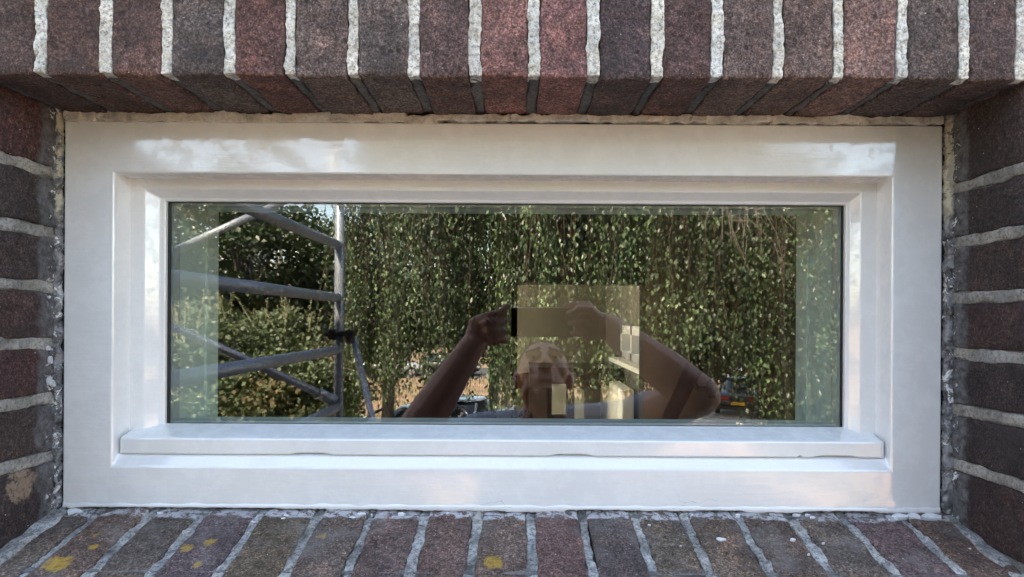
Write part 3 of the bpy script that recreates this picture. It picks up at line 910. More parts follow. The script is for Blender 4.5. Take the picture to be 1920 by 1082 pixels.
# ------------------------------------------------------------------ foliage
def leaves_mesh(P, Dn, size, width=0.7, fold=0.25):
    """P leaf base points (n,3), Dn unit directions leaves point to; kite shaped leaves folded on the midrib"""
    n = len(P)
    R = rng.normal(size=(n, 3))
    S = np.cross(Dn, R); S /= np.linalg.norm(S, axis=1, keepdims=True)
    N = np.cross(S, Dn)
    s = size * rng.uniform(.65, 1.25, (n, 1))
    a = P; b = P + Dn * s * .38 + S * s * width * .5 + N * s * fold * .4
    c = P + Dn * s; d = P + Dn * s * .38 - S * s * width * .5 + N * s * fold * .4
    V = np.stack([a, b, c, d], 1).reshape(-1, 3)
    base = np.arange(n)[:, None] * 4
    T = np.concatenate([base + np.array([0, 1, 2]), base + np.array([0, 2, 3])], 1).reshape(-1, 3)
    me = bpy.data.meshes.new("mesh")
    me.vertices.add(len(V)); me.vertices.foreach_set("co", V.astype(np.float32).ravel())
    me.loops.add(T.size); me.loops.foreach_set("vertex_index", T.astype(np.int32).ravel())
    me.polygons.add(len(T)); me.polygons.foreach_set("loop_start", np.arange(0, T.size, 3, dtype=np.int32))
    me.polygons.foreach_set("loop_total", np.full(len(T), 3, dtype=np.int32))
    me.update(calc_edges=True); me.validate()
    return me

bark = simple("birch_bark", (0.12, 0.11, 0.095), .9, var=.5, vs=9, bump=.6, bs=20, bd=.02)
twigm = simple("brown_twig", (0.09, 0.06, 0.045), .8)
birch_leaf = leaf_mat("birch_leaf", [(0.024, 0.044, 0.021), (0.044, 0.078, 0.034), (0.075, 0.115, 0.055), (0.036, 0.066, 0.034), (0.15, 0.185, 0.12)], .16, .42, .55, True)
tree = empty("weeping_birch", "large weeping birch with hanging leafy twigs reflected across the glass", "tree")
TC = np.array([1.05, -7.0]); TR = 3.25
trk = [(TC[0] + .1 * math.sin(z * .9), TC[1] + .1 * math.cos(z * 1.3), z) for z in np.linspace(0, 6.2, 12)]
tube("trunk", trk, list(np.linspace(.24, .05, 12)), bark, tree, 12)
strands = []
LP, LD = [], []
tw = bmesh.new()
nst = 4100
ncl = 120
cl_c = []
for i in range(ncl):
    a = rng.uniform(0, 2 * math.pi); r = TR * math.sqrt(rng.uniform(.05, 1.0))
    if rng.random() < .5: r = TR * rng.uniform(.8, 1.04); 
    if rng.random() < .45: a = rng.uniform(.05, math.pi - .05)     # the side towards the house
    cl_c.append((TC[0] + r * math.cos(a), TC[1] + r * math.sin(a), r, a, rng.uniform(-.35, .35)))
for i in range(nst):
    cx_, cy_, r, a, dz = cl_c[rng.integers(ncl)]
    x = cx_ + rng.normal() * .13; y = cy_ + rng.normal() * .13
    rr = min(1.0, math.hypot(x - TC[0], y - TC[1]) / TR)
    yb0 = 2 * YG - y; pxs = CX + x / yb0 * F
    hollow = yb0 < 11.5 and 742 < pxs + 14 * math.sin(y * 5) < 935 and rng.random() < .86
    if yb0 < 6.6 and 1180 < pxs < 1250 and rng.random() < .5: continue
    ztop = H + 1.15 + 2.9 * (1 - .75 * min(1, max(0, (x - TC[0] - .5) / 1.3))) * math.sqrt(max(0, 1 - rr * rr)) + rng.uniform(-.5, .45) + dz * .5
    ybase = 2 * YG - y
    fr_ = float(np.interp(pxs, [640, 690, 720, 960, 1320, 1345, 1425, 1450, 1700], [725, 722, 704, 704, 706, 662, 668, 800, 830]))
    zend = H - (fr_ - 598) * yb0 / F + rng.normal() * .11 + dz * .95
    if hollow: zend = H - (445 + rng.normal() * 45 - 598) * yb0 / F
    if rng.random() < .16: zend += rng.uniform(.2, 1.2)
    n = int((ztop - zend) / .036)
    if n < 6: continue
    ph = rng.uniform(0, 6.28); amp = rng.uniform(.02, .09); lean = rng.normal(size=2) * .10
    t_ = np.linspace(0, 1, n)
    X = x + lean[0] * t_ + amp * np.sin(ph + t_ * 3.2); Y = y + lean[1] * t_ + amp * np.cos(ph * 1.7 + t_ * 2.6)
    Z = ztop + (zend - ztop) * t_
    pts = np.stack([X, Y, Z], 1)
    jit = rng.normal(size=(n, 3)) * .022
    LP.append(pts + jit)
    d = rng.normal(size=(n, 3)) * .40; d[:, 2] -= 1.35
    LD.append(d / np.linalg.norm(d, axis=1, keepdims=True))
    if i % 2 == 0:
        bm_tube(tw, [pts[0], pts[n // 3], pts[2 * n // 3], pts[-1]], [.005, .004, .003, .0015], 3, False)
LP = np.concatenate(LP); LD = np.concatenate(LD)
# leafy dome added over the hanging twigs to shade the strands behind
nd_ = 62000
a_ = rng.uniform(0, 2 * math.pi, nd_); r_ = TR * np.sqrt(rng.random(nd_)) * 1.02
zc = H + 1.15 + 2.9 * (1 - .75 * np.clip((r_ * np.cos(a_) - .5) / 1.3, 0, 1)) * np.sqrt(np.clip(1 - (r_ / TR) ** 2, 0, 1)) + rng.normal(size=nd_) * .22
LP = np.concatenate([LP, np.stack([TC[0] + r_ * np.cos(a_), TC[1] + r_ * np.sin(a_), zc], 1)])
d = rng.normal(size=(nd_, 3)) * .8; d[:, 2] -= .8
LD = np.concatenate([LD, d / np.linalg.norm(d, axis=1, keepdims=True)])
fo = link("foliage", leaves_mesh(LP, LD, .051, .54), birch_leaf, tree); fo["kind"] = "stuff"
to = link("twigs", bm_mesh(tw), twigm, tree); to["kind"] = "stuff"
for k in range(16):
    a = k * 2 * math.pi / 16 + rng.uniform(-.2, .2); L = rng.uniform(1.9, 3.1)
    z0 = rng.uniform(H - .6, H + 1.6)
    tube("branch", [(TC[0], TC[1], z0), (TC[0] + L * .35 * math.cos(a), TC[1] + L * .35 * math.sin(a), z0 + .8), (TC[0] + L * .75 * math.cos(a), TC[1] + L * .75 * math.sin(a), min(H + 2.3, z0 + 1.1)),
                    (TC[0] + L * math.cos(a), TC[1] + L * math.sin(a), min(H + 1.8, z0 + .8))], [.06, .04, .025, .01], bark, tree, 7)
print("birch leaves", len(LP))
bt = bmesh.new()
for k in range(17):
    a = mir(1345 + rng.uniform(0, 70), 395 + rng.uniform(-15, 25), 4.9 + rng.uniform(-.1, .3)); L = rng.uniform(.25, .7)
    dx = rng.uniform(-.2, .6)
    bm_tube(bt, [a, a + Vector((dx * .4, 0, rng.uniform(-.02, .10))), a + Vector((dx * .8, .02, -.06 - L * .2)), a + Vector((dx + rng.uniform(-.1, .1), .03, -L * .7))], [.006, .005, .004, .002], 4, False)
b_o = link("bare_twigs", bm_mesh(bt), simple("grey_bare_twig", (0.13, 0.11, 0.09), .8), tree); b_o["kind"] = "stuff"

def leafy_tree(name, label, cx, cy, z0, z1, rad, nleaf, size, mat, trunk_r=.2, nclump=60, cr=.6, group=None, cat="tree", zb=0.0, flat=1.0):
    root = empty(name, label, cat, group, (cx, cy, zb))
    zm = (z0 + z1) / 2; hz = (z1 - z0) / 2
    C = []
    while len(C) < nclump:
        p = rng.uniform(-1, 1, 3)
        l = np.linalg.norm(p)
        if l > 1 or l < .35: continue
        C.append((p[0] * rad, p[1] * rad * flat, zm - zb + p[2] * hz))
    C = np.array(C)
    idx = rng.integers(0, nclump, nleaf)
    off = rng.normal(size=(nleaf, 3)); off /= np.linalg.norm(off, axis=1, keepdims=True); off *= (rng.random((nleaf, 1)) ** .5) * cr
    off[:, 2] *= .6
    P = C[idx] + off
    d = rng.normal(size=(nleaf, 3)); d[:, 2] -= .5; d /= np.linalg.norm(d, axis=1, keepdims=True)
    c = link("crown", leaves_mesh(P, d, size, .75), mat, root)
    tube("trunk", [(0, 0, 0), (.1, .05, (zm - zb) * .6), (0, 0, zm - zb + hz * .5)], [trunk_r, trunk_r * .7, trunk_r * .2], bark, root, 9)
    bb = bmesh.new()
    for k in range(min(24, nclump)):
        p = C[k]; bm_tube(bb, [(0, 0, max(.3, p[2] * .6)), (p[0] * .5, p[1] * .5, p[2] * .85), tuple(p)], [trunk_r * .3, trunk_r * .18, .012], 5, False)
    link("limbs", bm_mesh(bb), bark, root)
    return root
maple = leaf_mat("broad_leaf", [(0.010, 0.022, 0.010), (0.018, 0.036, 0.014), (0.034, 0.056, 0.022), (0.055, 0.08, 0.035)], .18, .4, .6)
shrubm = leaf_mat("grey_green_leaf", [(0.065, 0.095, 0.055), (0.12, 0.155, 0.09), (0.05, 0.08, 0.042), (0.22, 0.25, 0.16)], .25, .6)
dryleaf = leaf_mat("dry_brown_leaf", [(0.10, 0.085, 0.045), (0.15, 0.115, 0.065), (0.065, 0.085, 0.038), (0.045, 0.07, 0.03)], .2, .8)
farleaf = leaf_mat("distant_leaf", [(0.035, 0.06, 0.025), (0.06, 0.09, 0.035), (0.09, 0.12, 0.05)], .25, .6)
TG = "broadleaf trees behind the scaffold"
leafy_tree("broadleaf_tree", "dark green broadleaf tree behind the scaffold with sky showing between leaves", -5.9, -11.0, H - .9, H + 3.1, 2.5, 36000, .10, maple, nclump=95, cr=.55, group=TG)
leafy_tree("broadleaf_tree", "smaller dark green tree behind the scaffold post", -3.4, -13.5, H - 1.0, H + 1.55, 1.7, 15000, .10, maple, nclump=50, cr=.5, group=TG)
leafy_tree("broadleaf_tree", "dark tree at far left behind the scaffold ladder frame", -9.6, -10.2, H - 1.0, H + 3.0, 2.4, 20000, .11, maple, nclump=60, cr=.6, group=TG)
leafy_tree("broadleaf_tree", "dark leafy tree filling the gap between the upper scaffold rungs", mir(525, 598, 16).x, mir(525, 598, 16).y, H - 1.0, H + 3.0, 2.1, 15000, .11, maple, nclump=60, cr=.6, group=TG)
SG = "shrubs below the scaffold"
for i, (px, D, r, zt, lab, mt, nl) in enumerate(((395, 9.0, 1.0, .28, "pale grey green shrub with tall flower spikes left of scaffold post", shrubm, 9000), (520, 9.6, 1.0, .12, "grey green shrub behind the scaffold brace", shrubm, 9000),
                                             (330, 8.4, .9, .0, "pale shrub at the left edge of the glass", shrubm, 7000), (600, 11.0, 1.0, -.25, "yellowing shrub right behind the scaffold post", dryleaf, 6000), (470, 8.6, 1.0, -.75, "dry brown shrub low behind the scaffold", dryleaf, 7000),
                                             (610, 9.5, .8, -.9, "low green shrub beside the stabiliser leg", maple, 5000), (300, 8.0, 1.2, -.8, "low mixed shrub at the lower left of the glass", maple, 6000), (400, 8.3, .9, -.95, "leafy green shrub low in front of the pale shrub", shrubm, 6000))):
    p = mir(px, 598, D)
    rt = leafy_tree("shrub", lab, p.x, p.y, H + zt - 2.6, H + zt, r, nl, .085, mt, trunk_r=.05, nclump=70, cr=.38, group=SG, cat="shrub")
    if i < 3:
        sp = bmesh.new()
        for k in range(13):
            a = rng.uniform(0, 6.28); q = rng.uniform(.1, .9) * r
            x0, y0 = q * math.cos(a), q * math.sin(a); z0 = H + zt - .35; lx = rng.normal() * .12
            z1 = H + zt + rng.uniform(-.05, .30)
            bm_tube(sp, [(x0, y0, z0), (x0 + lx, y0, z1)], [.008, .003], 3, False)
            for j in range(12):
                u = j / 12; s = .07 * (1 - u) + .015; aa = rng.uniform(0, 6.28)
                c = Vector((x0 + lx * (.4 + .6 * u), y0, z0 + (z1 - z0) * (.4 + .6 * u)))
                bm_tube(sp, [c, c + Vector((math.cos(aa) * s, math.sin(aa) * s, s * .5))], [.006, .002], 3, False)
        so = link("flower_spikes", bm_mesh(sp), simple("pale_spike", (0.22, 0.22, 0.13), .8), rt); so["kind"] = "stuff"
BG = "dark trees behind the weeping birch"
leafy_tree("broadleaf_tree", "tall dark tree behind the left half of the weeping birch", -.8, -17.5, H - 1.6, H + 5.5, 3.0, 16000, .17, maple, nclump=80, cr=.9, group=BG)
leafy_tree("broadleaf_tree", "tall dark tree behind the middle of the weeping birch", 4.2, -18.5, H - 1.0, H + 4.6, 3.4, 18000, .17, maple, nclump=90, cr=.95, group=BG)
leafy_tree("broadleaf_tree", "tall dark tree at far right behind the weeping birch", 9.5, -17.0, H - 2.6, H + 3.9, 3.2, 16000, .17, maple, nclump=80, cr=.9, group=BG)
FG = "distant trees beyond the road"
DL = ["distant tree behind the left shrubs, %s" % q for q in ("at the glass edge", "behind the flower spikes", "just left of the scaffold post")] + \
     ["distant tree right of the stabiliser leg", "distant tree above the left forearm", "distant tree behind the photographer's head", "distant tree behind the right wrist", "distant tree above the right forearm",
      "distant tree left of the silver car", "distant tree right of the silver car", "distant tree near the right end of the glass", "distant tree hidden at the far right edge of the row", "distant tree hidden at the far left edge of the row"]
for i, (px, D, r, zt) in enumerate(((300, 62, 7, 1.5), (480, 70, 8, .5), (640, 66, 7, 1.5), (780, 74, 8, 2.5), (900, 60, 7, 3), (1010, 70, 8, 3), (1110, 64, 7, 3), (1220, 72, 8, 3.5), (1330, 80, 8, 2.5), (1440, 66, 7, 3), (1560, 60, 7, 3), (1690, 66, 8, 3), (180, 60, 7, 2))):
    p = mir(px, 598, D)
    leafy_tree("distant_tree", DL[i], p.x, p.y, 1.0, H + zt, r, 3200, .5, farleaf, trunk_r=.3, nclump=40, cr=1.9, group=FG)

# dry grass tufts over the ground in view
gp = []
ng = 16000
gy = -rng.uniform(13, 45, ng); gx = rng.uniform(-1, 1, ng) * (6 + (-gy) * .75)
keep = ~((gy > -43) & (gy < -35)) & ~((gx > 4) & (gx < 16) & (gy > -26.5) & (gy < -16)) & ~((gx > -8) & (gx < 3) & (gy > -18.5) & (gy < -12))
gx, gy = gx[keep], gy[keep]
P = np.stack([gx, gy, np.zeros(len(gx))], 1); d = rng.normal(size=P.shape) * .35; d[:, 2] = 1; d /= np.linalg.norm(d, axis=1, keepdims=True)
gr = link("grass", leaves_mesh(P, d, .30, .16, .1), leaf_mat("dry_grass", [(0.34, 0.23, 0.15), (0.42, 0.29, 0.19), (0.24, 0.20, 0.10)], .2, .9)); gr["kind"] = "stuff"

# ------------------------------------------------------------------ cars
tyre = simple("tyre_rubber", (0.015, 0.015, 0.016), .8); rim = simple("alloy_rim", (0.5, 0.5, 0.52), .35, .8)
cglass = simple("car_glass", (0.02, 0.025, 0.03), .08, spec=.8); redl = simple("red_lamp", (0.35, 0.01, 0.01), .2); plate = simple("yellow_plate", (0.72, 0.42, 0.02), .5); blackp = simple("black_trim", (0.012, 0.012, 0.013), .5)
def car(label, loc, rz, col, group, rough_=.25):
    root = empty("parked_car", label, "car", group, loc); root.rotation_euler = (0, 0, rz)
    paint = simple("car_paint", col, rough_, .3, coat=1.0)
    # lofted sections along the length (x): half width, sill z, belt z, shoulder
    L = 4.2
    st = [(-2.10, .60, .38, .62, .70), (-2.02, .78, .30, .80, .88), (-1.5, .86, .24, .90, .97), (-.5, .88, .22, .90, .96), (.6, .88, .22, .88, .94), (1.3, .86, .24, .82, .90), (1.85, .80, .28, .70, .80), (2.08, .62, .36, .55, .64)]
    bm = bmesh.new(); rings = []
    for (x, w, zb_, zm_, zt_) in st:
        sec = [(-w * .86, zb_), (-w, (zb_ + zm_) / 2), (-w * .97, zm_), (-w * .82, zt_), (0, zt_ + .02), (w * .82, zt_), (w * .97, zm_), (w, (zb_ + zm_) / 2), (w * .86, zb_)]
        rings.append([bm.verts.new((x, a, b)) for a, b in sec])
    for i in range(len(rings) - 1):
        for k in range(9):
            l = (k + 1) % 9; bm.faces.new((rings[i][k], rings[i][l], rings[i + 1][l], rings[i + 1][k]))
    bm.faces.new(rings[0]); bm.faces.new(rings[-1][::-1])
    b = link("body", bm_mesh(bm, True), paint, root); m = b.modifiers.new("s", 'SUBSURF'); m.levels = m.render_levels = 2
    # greenhouse glass and roof
    def loft(name, secs, mat, sub=2):
        bm = bmesh.new(); R = []
        for s in secs: R.append([bm.verts.new(p) for p in s])
        for i in range(len(R) - 1):
            n = len(R[i])
            for k in range(n):
                l = (k + 1) % n; bm.faces.new((R[i][k], R[i][l], R[i + 1][l], R[i + 1][k]))
        bm.faces.new(R[0]); bm.faces.new(R[-1][::-1])
        o = link(name, bm_mesh(bm, True), mat, root); m = o.modifiers.new("s", 'SUBSURF'); m.levels = m.render_levels = sub
        return o
    loft("windows", [[(-2.0, -.74, .88), (-2.0, .74, .88), (1.25, .74, .86), (1.25, -.74, .86)], [(-1.95, -.73, .93), (-1.95, .73, .93), (1.15, .73, .92), (1.15, -.73, .92)], [(-1.42, -.60, 1.38), (-1.42, .60, 1.38), (.15, .60, 1.38), (.15, -.60, 1.38)], [(-1.38, -.58, 1.41), (-1.38, .58, 1.41), (.10, .58, 1.41), (.10, -.58, 1.41)]], cglass, 1)
    loft("roof", [[(-1.55, -.62, 1.37), (-1.55, .62, 1.37), (.22, .62, 1.37), (.22, -.62, 1.37)], [(-1.45, -.60, 1.45), (-1.45, .60, 1.45), (.05, .60, 1.45), (.05, -.60, 1.45)], [(-1.2, -.4, 1.47), (-1.2, .4, 1.47), (-.2, .4, 1.47), (-.2, -.4, 1.47)]], paint, 2)
    for s in (-1, 1):
        tube("pillar", [(-1.90, .70 * s, .93), (-1.45, .60 * s, 1.40)], .04, paint, root, 6)
        tube("pillar", [(1.15, .70 * s, .93), (.18, .60 * s, 1.40)], .035, paint, root, 6)
        tube("pillar", [(-.5, .745 * s, .93), (-.55, .61 * s, 1.40)], .03, blackp, root, 6)
        for x in (-1.3, 1.3):
            w = tube("wheel", [(x, s * .72, .31), (x, s * .885, .31)], .31, tyre, root, 20, False)
            tube("rim", [(x, s * .80, .31), (x, s * .892, .31)], .19, rim, w, 14, False)
        bx = bmesh.new(); bm_box(bx, -2.11, -1.9, .50 * s - .16, .50 * s + .16, .66, .80); link("tail_lamp", bm_mesh(bx), redl, root)
        bx = bmesh.new(); bm_box(bx, 1.86, 2.06, .56 * s - .13, .56 * s + .13, .56, .68); link("headlight", bm_mesh(bx), rim, root)
        bx = bmesh.new(); bm_box(bx, .70, .88, s * .93 - .07, s * .93 + .07, .93, 1.04); link("mirror", bm_mesh(bx), paint, root)
    bx = bmesh.new(); bm_box(bx, -2.15, -2.0, -.26, .26, .46, .58); link("number_plate", bm_mesh(bx), plate, root)
    bx = bmesh.new(); bm_box(bx, -2.13, -1.9, -.72, .72, .27, .40); link("bumper", bm_mesh(bx), blackp, root)
    return root
CG = "cars parked below the birch"
def cpos(px, D): p = mir(px, 598, D); return (p.x, p.y, 0.006)
car("dark grey parked car with red tail lamps seen from behind under the birch", cpos(1387, 24.5), math.radians(-68), (0.03, 0.035, 0.045), CG)
car("silver parked car with yellow number plate further along the road", cpos(1382, 36.5), math.radians(-70), (0.35, 0.38, 0.42), CG)
car("blue grey parked car seen behind the photographer's left forearm", cpos(897, 17.8), math.radians(-70), (0.30, 0.34, 0.42), CG)
car("dark blue parked car at the bottom edge behind the left elbow", cpos(760, 15.8), math.radians(-150), (0.04, 0.05, 0.09), CG)
car("pale silver parked car half hidden by twigs left of the forearm", cpos(735, 38.0), math.radians(-10), (0.5, 0.52, 0.55), CG)
car("blue parked car beyond the photographer's right shoulder", cpos(1205, 38.5), math.radians(-3), (0.16, 0.24, 0.42), CG)

car("white parked car on the far road between head and right forearm", cpos(1105, 38.2), math.radians(178), (0.62, 0.63, 0.64), CG)
car("black parked car on the far road above the left forearm", cpos(845, 38.6), math.radians(4), (0.02, 0.02, 0.022), CG)

# sack and orange barrow by the parked cars
sk = mir(1385, 780, 16.8)
bmx = bmesh.new(); bm_tube(bmx, [(0, 0, 0), (0, .01, .14), (.02, .02, .42), (.03, .03, .62), (.05, .0, .74), (.06, 0, .80)], [.20, .27, .28, .22, .08, .13], 14)
s_ = link("cement_sack", bm_mesh(bmx, True), simple("pale_sackcloth", (0.42, 0.37, 0.31), .9, var=.2, vs=12, bump=.5, bs=20, bd=.02))
s_.location = (sk.x, sk.y, 0.004); tag(s_, "pale tied cloth sack standing on the pavement behind the right elbow", "sack")
wb = empty("wheelbarrow", "orange wheelbarrow beside the pale sack on the pavement", "wheelbarrow", loc=(sk.x + .75, sk.y + .1, .004))
orange = simple("orange_tray", (0.48, 0.13, 0.06), .5)
bmx = bmesh.new()
tv = [bmx.verts.new(p) for p in [(-.25, -.2, .35), (.3, -.2, .35), (.3, .2, .35), (-.25, .2, .35), (-.42, -.32, .68), (.5, -.32, .62), (.5, .32, .62), (-.42, .32, .68)]]
for f in ((0, 1, 2, 3), (0, 4, 5, 1), (1, 5, 6, 2), (2, 6, 7, 3), (3, 7, 4, 0)): bmx.faces.new([tv[i] for i in f])
tr_ = link("tray", bm_mesh(bmx), orange, wb); tr_.modifiers.new("s", 'SOLIDIFY').thickness = .02
tube("wheel", [(.55, -.05, .19), (.55, .05, .19)], .19, tyre, wb, 16)
for s in (-1, 1):
    tube("handle", [(.58, .08 * s, .2), (-.2, .22 * s, .36), (-.95, .28 * s, .62)], .018, blackp, wb, 6)
    tube("leg", [(-.2, .22 * s, .36), (-.3, .24 * s, 0)], .016, blackp, wb, 6)

# ------------------------------------------------------------------ the photographer
person = empty("person", "photographer in pale blue shirt holding a phone up with both hands", "person")
def skin_mat():
    m, nt, p = newmat("skin"); t = NT(nt)
    c = t.mix(t.ramp(t.noise(28, 4, .6), [(0.35, 0.0), (0.65, 1.0)]), (0.60, 0.34, 0.27), (0.50, 0.26, 0.20))
    t.link(c, p.inputs["Base Color"]); p.inputs["Roughness"].default_value = .5
    p.inputs["Subsurface Weight"].default_value = .0
    t.link(t.bump(t.noise(300, 3), .3, .0008), p.inputs["Normal"])
    return m
skin = skin_mat()
def capsule(bm, a, b, ra, rb, seg=12):
    a, b = Vector(a), Vector(b); d = (b - a)
    if d.length < 1e-6: d = Vector((0, 0, 1e-4))
    t = d.normalized()
    pts = [a - t * ra * .98, a - t * ra * .75, a - t * ra * .4, a, (a + b) / 2, b, b + t * rb * .4, b + t * rb * .75, b + t * rb * .98]
    rr = [ra * .12, ra * .66, ra * .92, ra, (ra + rb) / 2, rb, rb * .92, rb * .66, rb * .12]
    bm_tube(bm, pts, rr, seg)
def ellipsoid(bm, c, r, R=None, seg=20):
    res = bmesh.ops.create_uvsphere(bm, u_segments=seg, v_segments=seg // 2 + 2, radius=1)
    Rm = R if R is not None else Matrix.Identity(3)
    for v in res['verts']:
        v.co = Vector(c) + Rm @ Vector((v.co.x * r[0], v.co.y * r[1], v.co.z * r[2]))
def remesh(o, vox, sm=6, fac=.5):
    m = o.modifiers.new("r", 'REMESH'); m.mode = 'VOXEL'; m.voxel_size = vox; m.use_smooth_shade = True
    m = o.modifiers.new("s", 'SMOOTH'); m.iterations = sm; m.factor = fac
body = bmesh.new()
TILT = math.radians(40)
HC = Vector((.076, -.150, H - .163))
HR = Matrix.Rotation(TILT, 3, 'X')          # local y is forwards, tilted up
def hp(x, y, z): return HC + HR @ Vector((x, y, z))
ellipsoid(body, hp(0, -.012, .018), (.074, .094, .092), HR)
ellipsoid(body, hp(0, .028, -.035), (.056, .060, .070), HR)
ellipsoid(body, hp(0, .058, -.092), (.026, .022, .018), HR)      # chin
for s in (-1, 1):
    ellipsoid(body, hp(.040 * s, .055, -.022), (.024, .022, .022), HR)   # cheek
    ellipsoid(body, hp(.048 * s, .015, -.070), (.018, .036, .022), HR)   # jaw
    capsule(body, hp(.012 * s, .082, .027), hp(.050 * s, .066, .027), .0070, .0065)   # brow
    # ear
    ellipsoid(body, hp(.079 * s, -.008, -.012), (.007, .019, .031), HR)
    ellipsoid(body, hp(.083 * s, -.014, .002), (.006, .017, .018), HR)
    ellipsoid(body, hp(.013 * s, .100, -.034), (.009, .011, .008), HR)   # nostril wings
capsule(body, hp(0, .082, .016), hp(0, .108, -.026), .0085, .0125)        # nose
capsule(body, hp(-.020, .082, -.058), hp(.020, .082, -.058), .0065, .0065)  # lips
capsule(body, hp(-.016, .082, -.069), hp(.016, .082, -.069), .0075, .0075)
NB = Vector((.085, -.235, H - .335))
capsule(body, hp(0, -.02, -.06), NB, .058, .066)
# torso and legs
SHL, SHR = Vector((-.115, -.245, H - .365)), Vector((.290, -.245, H - .330))
PEL = Vector((.09, -.27, H - .95))
capsule(body, SHL, SHR, .07, .07); ellipsoid(body, NB + Vector((0, 0, -.20)), (.185, .115, .24)); ellipsoid(body, (.09, -.26, H - .72), (.155, .105, .22)); ellipsoid(body, PEL, (.165, .115, .13))
for s in (-1, 1):
    hip = PEL + Vector((.09 * s, 0, -.04)); kn = Vector((.09 + .11 * s, -.25, 1.95 + .48)); an = Vector((.09 + .13 * s, -.28, 1.95 + .09))
    capsule(body, hip, kn, .088, .058); capsule(body, kn, an, .056, .040); ellipsoid(body, kn.lerp(an, .3) + Vector((0, -.02, 0)), (.055, .058, .10))
    capsule(body, an + Vector((0, -.04, -.05)), an + Vector((.02 * s, .15, -.062)), .035, .028)
# arms: upper arm, elbow, forearm, wrist
ELR = mir(1312, 742, 1.40); WRR = mir(1140, 612, 1.475)
ELL = mir(768, 832, 1.52); WRL = mir(886, 648, 1.50)
capsule(body, SHR + Vector((.01, 0, 0)), ELR, .064, .052); capsule(body, ELR, ELR.lerp(WRR, .38), .052, .053); capsule(body, ELR.lerp(WRR, .38), WRR, .053, .034)
capsule(body, SHL, ELL, .062, .056); capsule(body, ELL, ELL.lerp(WRL, .35), .057, .054); capsule(body, ELL.lerp(WRL, .35), WRL, .054, .034)
# hands. phone centre, see below
def hand(chains, palm):
    for (a, b, ra, rb) in palm: capsule(body, a, b, ra, rb)
    for ch in chains:
        for i in range(len(ch) - 1):
            (p, r0), (q, r1) = ch[i], ch[i + 1]
            capsule(body, p, q, r0, r1, 10)
DH = 1.492
m_ = mir
# image-left hand: fist at the phone's left end, fingers curl over its back
kn = [m_(889, 601, 1.50), m_(894, 611, 1.505), m_(900, 624, 1.51), m_(908, 638, 1.515)]
palmL = [(WRL, m_(890, 612, 1.51), .029, .019), (WRL, m_(905, 632, 1.52), .028, .020), (m_(890, 606, 1.51), m_(908, 634, 1.52), .018, .018)]
chL = [
    [(kn[0], .0115), (m_(912, 592, 1.478), .0105), (m_(936, 585, 1.478), .0092), (m_(953, 572, 1.484), .0078)],
    [(kn[1], .0118), (m_(913, 603, 1.470), .0108), (m_(934, 604, 1.480), .0095), (m_(948, 602, 1.498), .0080)],
    [(kn[2], .0112), (m_(917, 618, 1.472), .0103), (m_(936, 620, 1.482), .0090), (m_(946, 620, 1.498), .0078)],
    [(kn[3], .0100), (m_(922, 633, 1.478), .0092), (m_(938, 634, 1.486), .0080), (m_(947, 632, 1.498), .0070)],
    [(m_(900, 640, 1.53), .0145), (m_(925, 640, 1.530), .0120), (m_(950, 638, 1.522), .0100)],
]
hand(chL, palmL)
capsule(body, m_(905, 606, 1.495), m_(944, 584, 1.500), .015, .012); ellipsoid(body, m_(926, 612, 1.505), (.026, .015, .028)); ellipsoid(body, m_(942, 598, 1.503), (.015, .012, .020))
ellipsoid(body, m_(915, 618, 1.51), (.026, .016, .024))
# image-right hand: index and middle finger along the top edge, thumb behind, palm at the right end
palmR = [(WRR, m_(1118, 596, 1.48), .030, .020), (WRR, m_(1106, 625, 1.50), .029, .022), (m_(1118, 594, 1.48), m_(1104, 628, 1.49), .019, .019)]
chR = [
    [(m_(1119, 590, 1.475), .0125), (m_(1103, 573, 1.470), .0112), (m_(1080, 571, 1.480), .0098), (m_(1060, 574, 1.490), .0082)],
    [(m_(1121, 596, 1.468), .0125), (m_(1108, 581, 1.458), .0115), (m_(1085, 580, 1.458), .0100), (m_(1066, 588, 1.472), .0084)],
    [(m_(1115, 612, 1.47), .0120), (m_(1098, 606, 1.455), .0108), (m_(1080, 606, 1.462), .0095), (m_(1068, 607, 1.476), .0080)],
    [(m_(1110, 628, 1.48), .0110), (m_(1096, 626, 1.462), .0098), (m_(1081, 626, 1.466), .0085), (m_(1071, 626, 1.478), .0072)],
    [(m_(1112, 628, 1.51), .0150), (m_(1092, 624, 1.528), .0125), (m_(1070, 618, 1.520), .0105)],
]
hand(chR, palmR)
ellipsoid(body, m_(1096, 606, 1.487), (.026, .014, .030))
bo = link("body", bm_mesh(body), skin, person); remesh(bo, .0042, 5, .5)
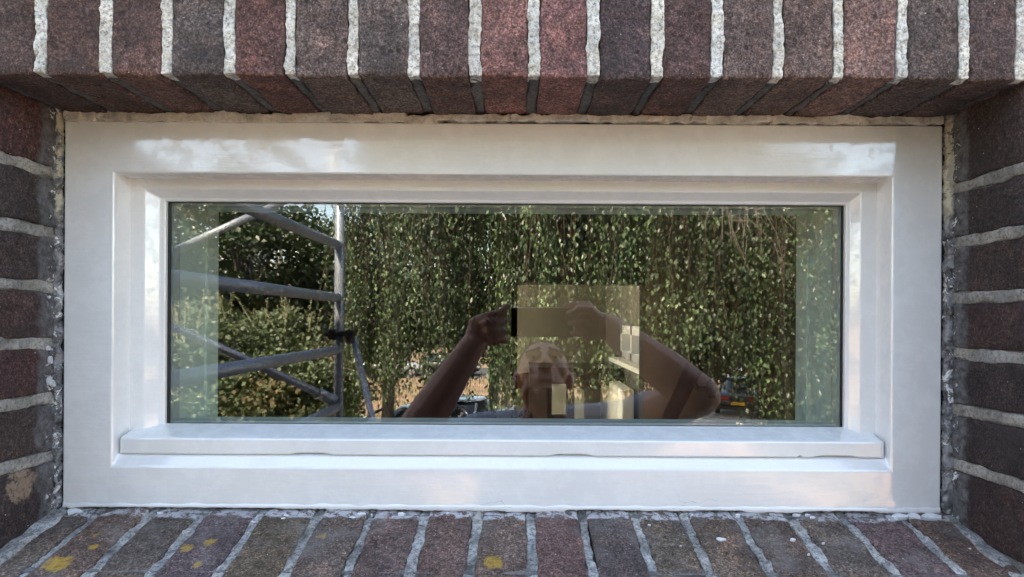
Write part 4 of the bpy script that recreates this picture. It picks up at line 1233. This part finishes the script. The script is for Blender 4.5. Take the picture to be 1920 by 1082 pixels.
# hair: thin cap hugging the skull, grey and short
hb_ = bmesh.new(); ellipsoid(hb_, hp(0, -.016, .020), (.0775, .0965, .0955), HR, 32)
for v in list(hb_.verts):
    l = HR.transposed() @ (v.co - HC)
    if l.y > .070 - max(0, (.095 - l.z)) * .75 or l.z < -.050: hb_.verts.remove(v)
hair_o = link("hair", bm_mesh(hb_, True), simple("short_grey_hair", (0.26, 0.25, 0.25), .7, var=.3, vs=60, bump=.8, bs=400, bd=.003), person)
hair_o.modifiers.new("s", 'SOLIDIFY').thickness = .003
for s in (-1, 1):
    e = bmesh.new(); ellipsoid(e, hp(.031 * s, .071, .008), (.0125, .0115, .0115), HR, 16)
    eo = link("eye", bm_mesh(e, True), simple("eye_white", (0.30, 0.24, 0.22), .3), person)
    e = bmesh.new(); ellipsoid(e, hp(.031 * s, .0805, .007), (.0055, .003, .0055), HR, 12); link("iris", bm_mesh(e, True), simple("dark_iris", (0.03, 0.03, 0.03), .2), eo)
    e = bmesh.new(); capsule(e, hp(.018 * s, .080, .0165), hp(.046 * s, .072, .0155), .0062, .0050); link("eyelid", bm_mesh(e, True), skin, eo)
    e = bmesh.new(); capsule(e, hp(.014 * s, .0925, .031), hp(.052 * s, .072, .032), .0042, .003); link("eyebrow", bm_mesh(e, True), hair_o.data.materials[0], person)
# shirt and trousers
sh = bmesh.new()
capsule(sh, SHL, SHR, .082, .082); ellipsoid(sh, NB + Vector((0, 0, -.20)), (.20, .13, .25)); ellipsoid(sh, (.09, -.26, H - .72), (.175, .122, .25))
capsule(sh, SHR + Vector((.01, 0, 0)), SHR.lerp(ELR, .50), .076, .066); capsule(sh, SHL, SHL.lerp(ELL, .55), .074, .064)
capsule(sh, NB + Vector((0, 0, -.03)), NB + Vector((0, .0, .02)), .085, .078)
so = link("shirt", bm_mesh(sh), simple("pale_blue_cotton", (0.36, 0.39, 0.47), .85, var=.08, vs=20, bump=.6, bs=25, bd=.01), person); remesh(so, .007, 6)
tr = bmesh.new(); ellipsoid(tr, PEL, (.178, .128, .14))
for s in (-1, 1):
    hip = PEL + Vector((.09 * s, 0, -.04)); kn_ = Vector((.09 + .11 * s, -.25, 1.95 + .48)); capsule(tr, hip, hip.lerp(kn_, .85), .104, .085)
to_ = link("shorts", bm_mesh(tr), simple("dark_navy_cotton", (0.03, 0.035, 0.05), .9), person); remesh(to_, .008, 6)
# the phone, just behind the camera point
ph = empty("phone", "dark smartphone with a wide black camera bar held sideways in both hands", "phone")
pa, pb_ = mir(957, 577, 1.492), mir(1076, 633, 1.492)
phm = simple("dark_grey_phone_back", (0.085, 0.075, 0.065), .22, coat=.6)
bx = box("case", pa.x, pb_.x, -.0125, -.0040, pb_.z, pa.z, phm, ph); m = bx.modifiers.new("b", 'BEVEL'); m.width = .0035; m.segments = 4
box("screen", pa.x + .003, pb_.x - .003, -.0128, -.0126, pb_.z + .003, pa.z - .003, simple("black_screen", (0.01, 0.01, 0.012), .08), ph)
bb_ = box("camera_bar", -.013, .010, -.0039, -.0022, pb_.z + .001, pa.z - .001, simple("black_camera_glass", (0.006, 0.006, 0.007), .05), ph); m = bb_.modifiers.new("b", 'BEVEL'); m.width = .0008; m.segments = 2
for dz in (-.036, -.018, 0.0, .017):
    tube("lens", [(0, -.0022, H + dz), (0, -.0016, H + dz)], .0062, simple("lens_ring", (0.02, 0.02, 0.025), .2, .5), ph, 20)
tube("case_edge", [(pa.x + .004, -.0055, pa.z + .0004), (pb_.x - .004, -.0055, pa.z + .0004)], .0009, rim, ph, 6)
